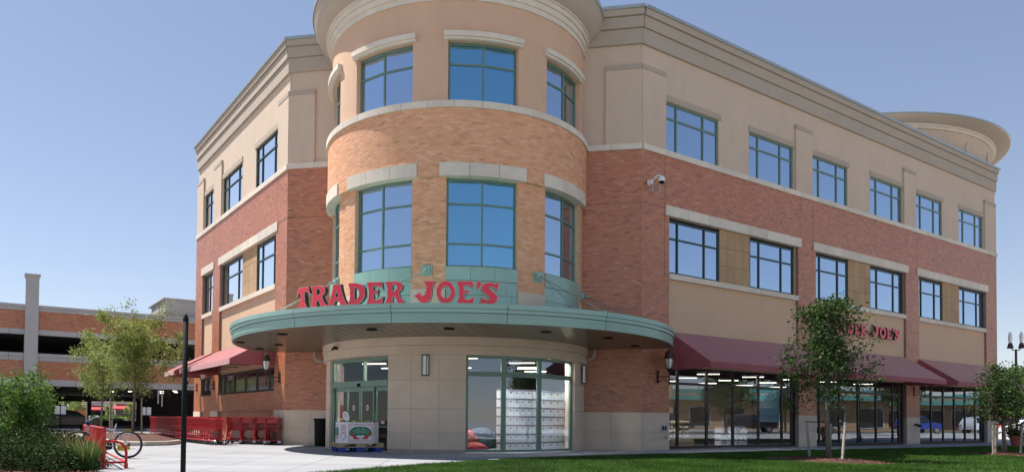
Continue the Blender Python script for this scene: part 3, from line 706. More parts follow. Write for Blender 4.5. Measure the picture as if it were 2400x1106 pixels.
mm = MB(); fbox(mm, FR, .6, RL-.6, -13.4, -13.2, 0, 3.25); fbox(mm, FL, .6, LLEN-.6, -7.2, -7.0, 0, 3.25); mm.build('interior_wall', m_inwall, bld)

# ================================================================== second tower beyond the right wing
c2 = (19.0, 25.0, 0)
def arc2(name, prof, mat, a0, a1, smooth=False, n=90):
    m = MB(); m.lathe(c2, prof, n, a0=a0, a1=a1, close=False); return m.build(name, mat, bld, smooth=smooth)
AL2 = -17
arc2('far_tower_wall_base', [(8.55, 0), (8.55, LED0)], m_stucco_b, 50, 150)
ftw = arc2('far_tower_brick', [(8.66, 8.2), (8.66, LED0)], m_mortar_t, 50, 150)
arc2('far_tower_ledge', [(8.5, LED0), (8.76, LED0), (8.76, LED1), (8.5, LED1)], m_lime, 50, 150)
arc2('far_tower_stucco', [(8.66, LED1), (8.66, 14.2)], m_stucco_t, 50, 150)
arc2('far_tower_coping', [(8.6, 14.2), (8.72, 14.2), (8.72, 14.36), (8.5, 14.38)], m_lime, 50, 150)
arc2('far_tower_upper_wall', [(8.55, 13.4), (8.55, 16.6)], m_stucco_w, AL2+4, 150)
arc2('far_cornice_ring', [(8.55, 16.5), (8.68, 16.5), (8.68, 16.6), (8.8, 16.63), (8.8, 16.71)], m_lime, AL2+3, 150)
arc2('far_flared_cornice', [(8.78, 16.69), (9.05, 16.76), (9.3, 16.85), (9.45, 16.93)], m_stucco_c, AL2, 150, True)
arc2('far_cornice_rim', [(9.45, 16.93), (9.5, 16.93), (9.5, 17.0), (.02, 17.02)], m_cap, AL2, 150)
a = R(AL2); mm = MB(); pr = [(4, 13.4), (8.55, 13.4), (8.55, 16.3), (8.8, 16.5), (9.45, 16.9), (9.5, 17.0), (4, 17.01)]
mm.add([(c2[0]+r*math.sin(a), c2[1]-r*math.cos(a), z) for r, z in pr], [tuple(range(len(pr)))]); mm.build('tower_end_wall', m_lime, bld)
for ang in (4, 21, 38, 55, 72, 89):
    a = R(ang); c = Vector((c2[0]+8.55*math.sin(a), c2[1]-8.55*math.cos(a), 15.75)); n_ = Vector((math.sin(a), -math.cos(a), 0)); u_ = Vector((math.cos(a), math.sin(a), 0))
    q = MB(); v = []; N = 24
    for k in range(N):
        for dd in (-.08, .06): v.append(c+n_*dd+u_*.36*math.cos(2*math.pi*k/N)+Vector((0, 0, .36*math.sin(2*math.pi*k/N))))
    q.add(v, [tuple(2*k+1 for k in range(N))]+[(2*k, 2*((k+1) % N), 2*((k+1) % N)+1, 2*k+1) for k in range(N)]); q.build('roundel', m_stucco_w, bld)
for ang in (72, 92):
    for z0, z1 in ((5.5, 8.1), (10.43, 12.3)):
        q = MB(); v = []; a0, a1 = R(ang-6), R(ang+6)
        for a, z in ((a0, z0), (a1, z0), (a1, z1), (a0, z1)): v.append((c2[0]+8.70*math.sin(a), c2[1]-8.70*math.cos(a), z))
        q.add(v, [(0, 1, 2, 3)]); fr = q.build('window', m_green_f, bld)
        q = MB(); v = []
        for a, z in ((a0+.015, z0+.08), (a1-.015, z0+.08), (a1-.015, z1-.08), (a0+.015, z1-.08)): v.append((c2[0]+8.74*math.sin(a), c2[1]-8.74*math.cos(a), z))
        q.add(v, [(0, 1, 2, 3)]); q.build('pane', m_glass_up, fr)

# ================================================================== signs
GL = {}
GL['T'] = (.62, [[(.02, .55), (.10, .98), (.52, 1.0), (.62, .68), (.53, .71), (.45, .79), (.385, .78), (.375, .6), (.40, .3), (.50, 0), (.10, 0), (.185, .3), (.205, .6), (.18, .77), (.13, .74), (.09, .62)]])
GL['R'] = (.70, [[(0, 0), (.07, .3), (.08, .7), (0, 1), (.38, 1), (.53, .94), (.60, .80), (.57, .62), (.46, .50), (.54, .25), (.70, 0), (.42, 0), (.37, .22), (.30, .35), (.25, .22), (.27, 0)], [(.25, .58), (.25, .84), (.33, .86), (.40, .77), (.38, .64), (.31, .57)]])
GL['A'] = (.82, [[(0, 0), (.13, .3), (.21, .7), (.24, 1.0), (.52, 1.0), (.56, .7), (.66, .3), (.82, 0), (.54, 0), (.48, .18), (.39, .26), (.30, .18), (.28, 0)], [(.32, .42), (.45, .42), (.385, .66)]])
GL['D'] = (.72, [[(0, 0), (.08, .3), (.08, .7), (0, 1), (.34, 1), (.55, .92), (.68, .72), (.70, .42), (.58, .16), (.35, .0)], [(.27, .24), (.27, .80), (.37, .74), (.45, .60), (.45, .42), (.38, .29)]])
GL['E'] = (.68, [[(0, 0), (.09, .3), (.09, .7), (0, 1), (.60, 1), (.65, .67), (.52, .76), (.38, .82), (.28, .79), (.28, .60), (.41, .60), (.46, .66), (.46, .38), (.41, .46), (.28, .46), (.30, .25), (.40, .18), (.55, .25), (.68, .34), (.62, 0)]])
GL['J'] = (.92, [[(.42, 1.0), (.92, 1.0), (.83, .78), (.80, .38), (.74, .14), (.58, .01), (.40, .0), (.24, .10), (.13, .27), (.0, .33), (.14, .40), (.28, .52), (.31, .40), (.41, .34), (.51, .42), (.56, .70)]])
c_ = lambda rx, ry, n, ph=0: [(.4+rx*math.cos(2*math.pi*k/n+ph), .5+ry*math.sin(2*math.pi*k/n+ph)) for k in range(n)]
GL['O'] = (.8, [c_(.4, .51, 28), c_(.2, .26, 22)])
GL['S'] = (.9, [[(.92, 1.02), (.80, .60), (.72, .68), (.60, .77), (.49, .78), (.45, .72), (.56, .61), (.74, .48), (.83, .32), (.79, .13), (.66, .02), (.46, -.01), (.28, .02), (.03, 0), (.10, .34), (.22, .24), (.36, .19), (.46, .22), (.45, .31), (.31, .41), (.14, .54), (.09, .70), (.15, .86), (.31, .96), (.50, .98), (.70, .93)]])
GL["'"] = (.3, [[(.12, 1.04), (.22, 1.0), (.29, .90), (.27, .80), (.20, .70), (.12, .60), (.10, .72), (.01, .82), (.02, .95)]])
def glyph(ch, wd, ht, z0, z1, off=0, shift=(0, 0)):
    gw, cs = GL[ch]; cu = bpy.data.curves.new('letter', 'CURVE'); cu.dimensions = '2D'; cu.fill_mode = 'BOTH'
    for c in cs:
        sp = cu.splines.new('POLY'); sp.points.add(len(c)-1)
        for i, (x, y) in enumerate(c): sp.points[i].co = ((x/gw-.5)*wd+shift[0], y*ht+shift[1], 0, 1)
        sp.use_cyclic_u = True
    cu.extrude = (z1-z0)/2; cu.offset = off
    o = bpy.data.objects.new('tmp', cu); COL.objects.link(o); me = bpy.data.meshes.new_from_object(o)
    bpy.data.objects.remove(o); me.transform(Matrix.Translation((0, 0, (z0+z1)/2))); return me
def letter(ch, wd, ht, pos, nrm_ang, root, deep=.13, edge=.012):
    """glyph in its own x (along), y (up), z (towards the viewer)"""
    mt = Matrix.Translation(pos) @ Matrix.Rotation(nrm_ang, 4, 'Z') @ Matrix.Rotation(R(90), 4, 'X')
    body = glyph(ch, wd, ht, -deep, 0); body.transform(mt); body.materials.append(m_return); lo = link('letter', body, root)
    tr = glyph(ch, wd, ht, .0, .008); tr.transform(mt); tr.materials.append(m_trim); link('letter_trim', tr, lo)
    fc = glyph(ch, wd, ht, .008, .014, off=-edge); fc.transform(mt); fc.materials.append(m_red); link('letter_face', fc, lo)
sg = tag(empty('shop_sign', (0, -7.4, 3.9)), "large red TRADER JOE'S letters standing along the rim of the green canopy", 'sign')
LT = [('T', -23.1, -19.1), ('R', -18.95, -14.5), ('A', -14.7, -9.6), ('D', -9.7, -5.7), ('E', -5.6, -1.9), ('R', -1.6, 2.7), ('J', 4.1, 8.5), ('O', 8.7, 12.5), ('E', 12.7, 16.4), ("'", 16.6, 17.7), ('S', 17.2, 21.3)]
for ch, a0, a1 in LT:
    am = (a0+a1)/2; r = 7.33; wd = r*R(a1-a0)*1.0
    if ch == "'": wd = .15
    letter(ch, wd, .57, (r*math.sin(R(am)), CY-r*math.cos(R(am)), 3.905), R(am), sg)
    if ch != "'":
        q = MB(); x, y = (r-.2)*math.sin(R(am)), CY-(r-.2)*math.cos(R(am)); q.bar((x, y, 3.9), (x, y, 4.25), .02); q.bar((x, y, 3.92), (x*.96, CY+(y-CY)*.96, 3.92), .02); q.build('letter_prop', m_rod, sg)
sg2 = tag(empty('shop_sign', FR(14, 0, 5)), "small red TRADER JOE'S letters on the tan wall above the middle awning, behind a maple", 'sign')
tt = 10.95; 
for ch, wd in (('T', .42), ('R', .48), ('A', .55), ('D', .5), ('E', .46), ('R', .5), (' ', .3), ('J', .6), ('O', .55), ('E', .48), ("'", .16), ('S', .5)):
    if ch != ' ':
        letter(ch, wd, .5, FR(tt+wd/2, .14, 4.85), R(45), sg2, deep=.12, edge=.014)
    tt += wd+(.065 if ch != "'" else -.02)
# ================================================================== wall lanterns
def lantern():
    root = empty('wall_lantern'); L = local(root)
    q = MB(); q.box(-.04, .04, -.03, 0, -.02, .42); q.tube([(0, -.03, .05), (0, -.05, .05)], .05, 8); q.tube([(0, -.03, .35), (0, -.05, .35)], .05, 8); L(q, 'wall_plate', m_bronze, bevel=.006)
    q = MB(); q.tube([(0, -.02, .2), (0, -.5, .2)], .016, 8)
    q.tube([(0, -.04, .06), (0, -.12, .02), (0, -.2, .08), (0, -.27, .15), (0, -.35, .14), (0, -.38, .09), (0, -.34, .05), (0, -.3, .08)], .012, 6); L(q, 'arm', m_bronze)
    q = MB(); q.tube([(0, -.5, -.02), (0, -.5, .34)], .022, 8); q.lathe((0, -.5, 0), [(.0, -.12), (.03, -.09), (.018, -.05), (.035, -.02), (.02, .02)], 12, close=False); q.lathe((0, -.5, 0), [(.022, .30), (.05, .36), (.09, .44), (.10, .46)], 16, close=False); L(q, 'stem', m_bronze)
    q = MB(); q.lathe((0, -.5, 0), [(.05, .43), (.09, .52), (.118, .64), (.125, .76), (.12, .79)], 20, close=False); L(q, 'glass_bell', m_lampglass, smooth=True)
    q = MB()
    for k in range(6):
        a = 2*math.pi*k/6; q.tube([(.058*math.sin(a), -.5-.058*math.cos(a), .42), (.098*math.sin(a), -.5-.098*math.cos(a), .52), (.127*math.sin(a), -.5-.127*math.cos(a), .64), (.134*math.sin(a), -.5-.134*math.cos(a), .79)], .011, 6)
    L(q, 'cage', m_bronze)
    q = MB(); q.lathe((0, -.5, 0), [(.135, .78), (.16, .80), (.16, .88), (.135, .90), (.135, .98), (.10, 1.0), (.10, 1.04), (.03, 1.07), (.02, 1.12), (0.001, 1.13)], 20, close=False); L(q, 'cap', m_bronze)
    return root
lan = lantern()
spots = [(FR, .77, 45, 'wall lantern on the brick pier right of the canopy, with white bell glass'), (FL, .52, -45, 'wall lantern hung at the left end of the canopy in front of the red awning'),
         (FR, 18.62, 45, 'wall lantern on the brick pier between the two far right awnings'), (FR, 9.75, 45, 'wall lantern on the brick pier hidden behind the young maple'),
         (FL, 9.55, -45, 'wall lantern under the left awning on the second brick pier'), (FL, 12.75, -45, 'wall lantern on the last brick pier before the parking garage')]
for i, (F, t, a, lb) in enumerate(spots):
    o = lan if i == 0 else copy_tree(lan); o.location = F(t, .03, 2.31); o.rotation_euler = (0, 0, R(a)); tag(o, lb, 'lamp', 'bronze wall lanterns on the brick piers')
# sconces
def sconce(ang, lb, zc=2.57):
    root = tag(empty('wall_sconce', FT(ang, .16, zc), R(ang)), lb, 'lamp', 'flat wall sconces on the stone piers'); L = local(root)
    q = MB(); q.lathe((0, -.0, 0), [(.10, -.3), (.10, .3)], 16, a0=-90, a1=90); L(q, 'lamp_shade', m_lampglass)
    q = MB()
    for z in (-.31, .285): q.lathe((0, 0, z), [(.115, 0), (.115, .03)], 16, a0=-90, a1=90)
    for a in (-88, -30, 30, 88): q.bar((.112*math.sin(R(a)), -.112*math.cos(R(a)), -.3), (.112*math.sin(R(a)), -.112*math.cos(R(a)), .3), .014)
    L(q, 'cage', m_bronze)
sconce(.8, 'half round wall sconce on the stone pier between doors and corner window')
sconce(80, 'half round wall sconce at the right edge of the corner window', 2.52)
# security camera
root = tag(empty('security_camera', FR(.28, .03, 9.1), R(45)), 'white dome security camera on a bent arm high on the red brick corner', 'camera'); L = local(root)
q = MB(); q.box(-.07, .07, -.04, 0, -.1, .1); q.box(-.055, .055, -.18, -.04, -.08, .08); L(q, 'wall_box', m_white, bevel=.02)
q = MB(); q.tube([(0, -.2, .02), (.02, -.26, .1), (.05, -.34, .16), (.09, -.41, .17), (.12, -.45, .13)], .028, 10); L(q, 'arm', m_white, smooth=True)
q = MB(); q.lathe((.13, -.47, 0), [(.11, -.05), (.12, -.01), (.11, .06), (.075, .12), (.001, .15)], 20, close=False); L(q, 'housing', m_white, smooth=True)
q = MB(); q.lathe((.13, -.47, 0), [(.001, -.14), (.05, -.125), (.08, -.09), (.09, -.045)], 20, close=False); L(q, 'dome', m_black, smooth=True)
for dx in (0, .1):
    q = MB(); q.tube([(dx*.3, -.15, -.1), (dx*.3+.02, -.17, -.3), (.03+dx*.3, -.22, -.42+dx), (.06, -.32, -.46+dx), (.11-dx*.3, -.42, -.36), (.12-dx*.3, -.46, -.12)], .012, 6); L(q, 'cable', m_lav, smooth=True)
# little camera over the door
root = tag(empty('security_camera', FT(-42, .24, 3.2), R(-42)), 'small black camera on the stone band above the sliding doors', 'camera'); L = local(root)
q = MB(); q.box(-.03, .03, -.08, 0, -.03, .05); L(q, 'bracket', m_black); q = MB(); q.tube([(-.12, -.11, -.03), (.12, -.13, .05)], .035, 10); L(q, 'camera_body', m_black)
q = MB(); q.tube([(.12, -.13, .05), (.13, -.13, .052)], .02, 10); L(q, 'lens', m_chrome)
# outlet plate and hose bib on the base
q = MB(); q.box(-.17, .17, -.02, 0, -.11, .11); o = tag(q.build('outlet_cover', m_conc2), 'grey double outlet cover on the stone base right of the tower', 'outlet'); o.location = FR(1.08, .03, .75); o.rotation_euler = (0, 0, R(45))
q = MB(); q.box(-.1, -.02, -.028, -.015, -.07, .07); q.box(.02, .1, -.028, -.015, -.07, .07); p = q.build('outlet_flap', m_black); p.parent = o
def spigot(F, t, z, lb, green=False):
    root = tag(empty('water_tap', F(t, .03, z), R(45 if F is FR else 0)), lb, 'tap'); L = local(root)
    q = MB(); q.tube([(0, 0, 0), (0, -.1, 0), (0, -.13, -.05)], .018, 8); L(q, 'spout', m_chrome); q = MB(); q.tube([(0, -.07, .03), (0, -.075, .05)], .045, 10); L(q, 'handle', m_chrome if not green else m_bronze)
spigot(FR, 1.12, .42, 'small metal water tap low on the stone base right of the tower')
root = tag(empty('fire_hose_valve', FR(18.75, .03, .95), R(45)), 'bronze hose valve on the stone base between the far awnings', 'valve'); L = local(root)
q = MB(); q.lathe((0, -.02, 0), [(.12, -.02), (.12, .02)], 14); L(q, 'wall_plate', m_bronze)
for s in (-1, 1): q = MB(); q.tube([(0, -.04, 0), (s*.1, -.16, -.05), (s*.13, -.24, -.1)], .05, 10); L(q, 'outlet', m_bronze)

# ================================================================== bin, crates, melons
root = tag(empty('trash_can', (-4.72, -.55, 0)), 'round black trash can against the stone base left of the doors', 'trash can'); L = local(root)
q = MB(); q.lathe((0, 0, 0), [(.25, 0), (.26, .02), (.285, .9), (.30, .92), (.30, .96), (.27, .96)], 28, close=False); L(q, 'can_body', m_black, smooth=False)
q = MB(); q.lathe((0, 0, 0), [(.27, .94), (.2, .93), (.2, .6)], 28, close=False); L(q, 'liner', m_lav)
q = MB(); q.lathe((0, 0, 0), [(.305, .93), (.315, .95), (.305, .985), (.24, .985)], 28, close=False); L(q, 'rim', m_black)
m_blue = M('pallet_blue', (.02, .055, .30), .6, var=.2, scale=6); m_wood = M('pallet_wood', (.50, .36, .22), .85, var=.2, scale=5, stretch=(1, 6, 1), tint=.2)
yaw_p = R(32); pc = (-2.1, -4.2)
root = tag(empty('blue_pallet', (*pc, 0), yaw_p), 'blue painted pallet on the ground under the wooden one', 'pallet'); L = local(root)
def pallet(L, mat, w=1.36, d=1.1, h=.13):
    for j in range(3):
        q = MB(); y = -d/2+.05+j*(d-.1)/2
        for x0, x1 in ((-w/2, -w/2+.2), (-.13, .13), (w/2-.2, w/2)): q.box(x0, x1, y-.05, y+.05, .02, h-.022, tint=random.random())
        q.box(-w/2, w/2, y-.05, y+.05, h-.022, h-.018, tint=random.random()); L(q, 'stringer', mat)
    for j in range(6):
        q = MB(); y = -d/2+.06+j*(d-.12)/5; q.box(-w/2, w/2, y-.055, y+.055, h-.018, h, tint=random.random()); L(q, 'deck_board', mat)
    for j in range(3):
        q = MB(); y = -d/2+.06+j*(d-.12)/2; q.box(-w/2, w/2, y-.055, y+.055, 0, .02, tint=random.random()); L(q, 'base_board', mat)
pallet(L, m_blue, 1.3, 1.05, .14)
root = tag(empty('wooden_pallet', (pc[0], pc[1], .142), yaw_p), 'bare wooden pallet under the printed melon bin', 'pallet'); L = local(root); pallet(L, m_wood, 1.38, 1.1, .12)
root = tag(empty('melon_bin', (pc[0], pc[1], .264), yaw_p), 'white cardboard melon bin printed with green and red melons', 'bin'); L = local(root)
def octo(w, d, c): return [(-w+c, -d), (w-c, -d), (w, -d+c), (w, d-c), (w-c, d), (-w+c, d), (-w, d-c), (-w, -d+c)]
m_card = M('white_cardboard', (.78, .76, .76), .8, var=.04, scale=5)
O1, O2 = octo(.60, .48, .22), octo(.585, .465, .215); q = MB(); n = 8
v = [(x, y, 0) for x, y in O1]+[(x, y, .62) for x, y in O1]+[(x, y, .62) for x, y in O2]+[(x, y, 0.02) for x, y in O2]
q.add(v, [(i, (i+1) % 8, 8+(i+1) % 8, 8+i) for i in range(8)]+[(8+i, 8+(i+1) % 8, 16+(i+1) % 8, 16+i) for i in range(8)]+[(16+i, 16+(i+1) % 8, 24+(i+1) % 8, 24+i) for i in range(8)]+[tuple(range(24, 32))])
L(q, 'bin_wall', m_card)
m_pg = M('print_green', (.03, .20, .11), .8, var=.1); m_pg2 = M('print_pale_green', (.25, .42, .30), .8, var=.1); m_pr = M('print_red', (.60, .05, .05), .8, var=.05); m_pp = M('print_pink', (.72, .42, .42), .8, var=.05); m_pk = M('print_dark', (.12, .12, .2), .8, var=.05)
def decal(poly, face, z, name, mat, off):
    """flat print on bin side `face` (edge index), x along the edge from its middle"""
    a, b = Vector(O1[face]), Vector(O1[(face+1) % 8]); mid = (a+b)/2; u = (b-a).normalized(); nn = Vector((u.y, -u.x))
    q = MB(); q.add([(mid.x+u.x*x+nn.x*off, mid.y+u.y*x+nn.y*off, z+y) for x, y in poly], [tuple(range(len(poly)))]); L(q, name, mat)
def ell(cx, cy, rx, ry, rot=0, n=18): return [(cx+rx*math.cos(2*math.pi*k/n)*math.cos(rot)-ry*math.sin(2*math.pi*k/n)*math.sin(rot), cy+rx*math.cos(2*math.pi*k/n)*math.sin(rot)+ry*math.sin(2*math.pi*k/n)*math.cos(rot)) for k in range(n)]
def slab(x0, x1, y0, y1): return [(x0, y0), (x1, y0), (x1, y1), (x0, y1)]
for face, sc_, dx in ((0, 1, .0), (6, .7, 0)):
    decal(slab(-.36*sc_+dx, .36*sc_+dx, .05, .56), face, 0, 'print_border', m_pp, .003)
    decal(slab(-.33*sc_+dx, .33*sc_+dx, .08, .53), face, 0, 'print_field', m_card, .005)
    for cx, cy, ro in ((-.16, .34, .5), (.16, .34, -.5), (0, .36, 0)):
        decal(ell(cx*sc_+dx, cy, .19*sc_, .13, ro), face, 0, 'print_melon', m_pg, .0065+.0008*(ro != 0))
        for k in (-1, 0, 1): decal(ell(cx*sc_+dx, cy+k*.055, .15*sc_, .011, ro), face, 0, 'print_stripe', m_pg2, .009)
    for s in (-1, 1): decal([(dx+s*.01*sc_, .12), (dx+s*.20*sc_, .12), (dx+s*.30*sc_, .32), (dx+s*.27*sc_, .33), (dx+s*.2*sc_, .24)], face, 0, 'print_slice', m_pr, .0105)
for pl, mt, of in (([(-.07, .54), (.07, .54), (.07, .22), (.11, .22), (0, .07), (-.11, .22), (-.07, .22)], m_pk, .003), ([(-.055, .525), (.055, .525), (.055, .205), (.08, .205), (0, .095), (-.08, .205), (-.055, .205)], m_card, .005)):
    decal([(x+.0, y) for x, y in pl], 7, 0, 'print_arrow', mt, of+.006)
# lettering down the arrow, as in the photo: short red marks
for k, y in enumerate((.47, .42, .37, .31, .27)): decal(slab(-.028, .03-.01*(k % 2), y, y+.028), 7, 0, 'print_mark', m_pr, .0125)
m_melon = M('melon_skin', (.20, .30, .06), .6, var=.35, scale=16)
k = 0
for x, y, s in ((-.35, -.28, 1), (-.05, -.30, 1.05), (.25, -.27, .95), (.42, -.1, .9), (-.2, 0, 1), (.12, .02, 1), (-.42, .1, .9), (.3, .22, 1), (-.1, .28, .95)):
    q = MB(); q.lathe((0, 0, 0), [(.001, -.13), (.07, -.115), (.12, -.06), (.135, 0), (.12, .06), (.07, .115), (.001, .13)], 18, close=False)
    o = q.build('melon', m_melon, smooth=True); ca, sa = math.cos(yaw_p), math.sin(yaw_p)
    o.location = (pc[0]+ca*x-sa*y, pc[1]+sa*x+ca*y, .264+.55+random.uniform(-.02, .02)); o.scale = (s, s, s*.9)
    lbs = ['green melon at the front left of the printed bin', 'green melon in the middle of the bin front row', 'green melon right of the middle in the bin front row', 'small green melon at the right corner of the bin', 'green melon behind the two front left melons', 'green melon in the very middle of the bin', 'small green melon at the left rim of the bin', 'green melon near the back right corner of the bin', 'green melon near the back left corner of the bin']
    tag(o, lbs[k], 'melon', 'melons heaped in the cardboard bin'); k += 1
def paddle(x, y, z, rot, tilt, mat, lb, hw, hh):
    root = tag(empty('price_sign', (0, 0, 0)), lb, 'price sign'); L = local(root); ca, sa = math.cos(yaw_p), math.sin(yaw_p)
    root.location = (pc[0]+ca*x-sa*y, pc[1]+sa*x+ca*y, z); root.rotation_euler = (R(8), R(tilt), R(rot))
    q = MB(); q.extr(ell(0, .17, hw, hh), lambda a, b, s: (a, -.006+.012*s, b)); L(q, 'sign_face', mat)
    q = MB(); q.tube([(0, 0, -.12), (0, 0, .1)], .012, 6); L(q, 'stick', m_chrome)
    for yy in (.24, .19, .14):
        q = MB(); q.box(-hw*.4, hw*.4, -.012, -.0065, yy-.012, yy+.008); L(q, 'sign_writing', m_pk)
paddle(-.36, -.42, .9, -12, -22, m_card, 'white tilted price sign on the left corner of the melon bin', .1, .15)
paddle(.5, -.3, .9, -30, 4, M('sign_green', (.02, .30, .12), .6), 'narrow green price sign on the right corner of the melon bin', .045, .15)

# ================================================================== boxes in the windows
ORD = ['bottom', 'second', 'third', 'fourth', 'fifth', 'sixth', 'top']; COLN = ['leftmost', 'second', 'middle', 'fourth', 'rightmost']
m_dot = M('box_dot', (.04, .05, .07), .7, var=.05)
BXM = {}
def card_box(w, h, d):
    root = empty('white_box'); L = local(root)
    q = MB(); q.box(-w/2+.006, w/2-.006, 0, d, 0, h-.055, tint=random.random()); L(q, 'carton', m_box)
    q = MB(); q.box(-w/2+.001, w/2-.001, -.006, d+.005, h-.055, h-.004); q.build; L(q, 'lid', m_boxlid)
    q = MB(); q.box(-.022, .022, -.006, -.001, h*.62-.03, h*.62+.012); L(q, 'hand_hole', m_dot)
    return root
b0 = None
def place_box(src, loc, rz, lb, grp):
    o = copy_tree(src); o.location = loc; o.rotation_euler = (0, 0, rz); return tag(o, lb, 'box', grp)
proto = card_box(.232, .272, .3); first = True
mids = {0: (31.2, 48.0), 1: (48.0, 70.9)}
for pn, (a0, a1) in mids.items():
    pA = Vector(FT(a0+1.6, -.45, 0)); pB = Vector(FT(a1+(1.0 if pn == 0 else 5.5), -.45, 0)); pB = pB if pn == 0 else pA+(pB-pA)*1.16; dv = (pB-pA); Lw = dv.length; dv.normalize(); ang = math.atan2(dv.y, dv.x)
    for r in range(7):
        for c in range(5):
            t = (c+.5)*Lw/5+random.uniform(-.004, .004); p = pA+dv*t
            lb = f"white banker box, {COLN[c]} of the {ORD[r]} row behind the {'middle' if pn == 0 else 'right'} pane of the corner window"
            if first: o = proto; first = False; o.location = (p.x, p.y, .03+r*.272); o.rotation_euler = (0, 0, ang); tag(o, lb, 'box', 'white boxes stacked behind the corner window')
            else: o = place_box(proto, (p.x, p.y, .03+r*.272), ang+random.uniform(-.01, .01), lb, 'white boxes stacked behind the corner window')
            o.scale = ((Lw/5)/.232, 1, 1)
for r in range(3):
    for c in range(6):
        if r == 2 and c in (1, 2): continue
        t = 5.2+.28*c; p = FR(t+.1, -.75, .03+r*.26)
        place_box(proto, p, R(45), f"white banker box, {['leftmost', 'second', 'third', 'fourth', 'fifth', 'rightmost'][c]} of the {['bottom', 'middle', 'top'][r]} row in the first right shop front", 'white boxes in the first right shop front')
# sacks stacked left in the first right shop front, on wooden crates
for r in range(4):
    for c in range(4):
        q = MB(); w_, h_, d_ = .42, .16, .3; pts = []
        q.box(-w_/2, w_/2, -d_/2, d_/2, 0, h_, tint=random.random())
        o = q.build('sack', m_sack); bv = o.modifiers.new('round', 'BEVEL'); bv.width = .07; bv.segments = 3
        o.location = FR(1.75+.47*c+random.uniform(-.03, .03), -.85, .36+.165*r); o.rotation_euler = (0, random.uniform(-.06, .06), R(45)+random.uniform(-.1, .1))
        tag(o, f"tan sack, {['leftmost', 'second', 'third', 'rightmost'][c]} of the {['bottom', 'second', 'third', 'top'][r]} layer stacked inside the first right shop front", 'sack', 'sacks stacked inside the first right shop front')
for c in range(2):
    q = MB()
    for k in range(3): q.box(-.48, .48, -.25, .25, .02+.105*k, .11+.105*k, tint=random.random())
    for s in (-1, 1): q.box(s*.44-.03, s*.44+.03, -.26, -.25, .0, .33)
    o = q.build('wooden_crate', m_wood); o.location = FR(1.95+c*1.0, -.85, .013); o.rotation_euler = (0, 0, R(45))
    tag(o, ['wooden crate under the left half of the sacks', 'wooden crate under the right half of the sacks'][c], 'crate', 'wooden crates under the sacks')
m_poster = M('poster_blue', (.40, .62, .68), .6, var=.12, scale=2)
q = MB(); q.hexa([FR(t, o_, z) for t in (6.83, 8.15) for o_ in (-.26, -.24) for z in (1.0, 2.25)]); tag(q.build('poster', m_poster), 'pale blue poster filling a pane of the first right shop front', 'poster')
# things behind the left pane of the corner window
m_pl = M('toy_red', (.45, .05, .06), .5, var=.2, scale=10); m_tb = M('tarp_blue', (.04, .08, .14), .6, var=.3, scale=8)
for (a, o_, z, s, m_, nm, lb, ct) in ((22, -.7, .16, (.34, .2, .14), m_pl, 'red_bag', 'shiny red bag on the floor behind the left pane of the corner window', 'bag'), (19, -1.0, .42, (.3, .3, .25), m_pl, 'red_bundle', 'dark red bundle left of the blue heap inside the corner window', 'bundle'), (27, -1.1, .4, (.5, .3, .34), m_tb, 'blue_heap', 'blue green heap of bags behind the left pane of the corner window', 'bag heap')):
    q = MB(); pr = [(math.sin(math.pi*k/8)+.001, -math.cos(math.pi*k/8)) for k in range(9)]; q.lathe((0, 0, 0), pr, 16, close=False)
    o = q.build(nm, m_, smooth=True); dsp = o.modifiers.new('sub', 'SUBSURF'); dsp.levels = dsp.render_levels = 2
    tx = bpy.data.textures.new('lumps', 'CLOUDS'); tx.noise_scale = .6; dm = o.modifiers.new('lump', 'DISPLACE'); dm.texture = tx; dm.strength = .5
    p = FT(a, o_, z); o.location = p; o.scale = s; o.rotation_euler = (0, 0, R(a)); tag(o, lb, ct)

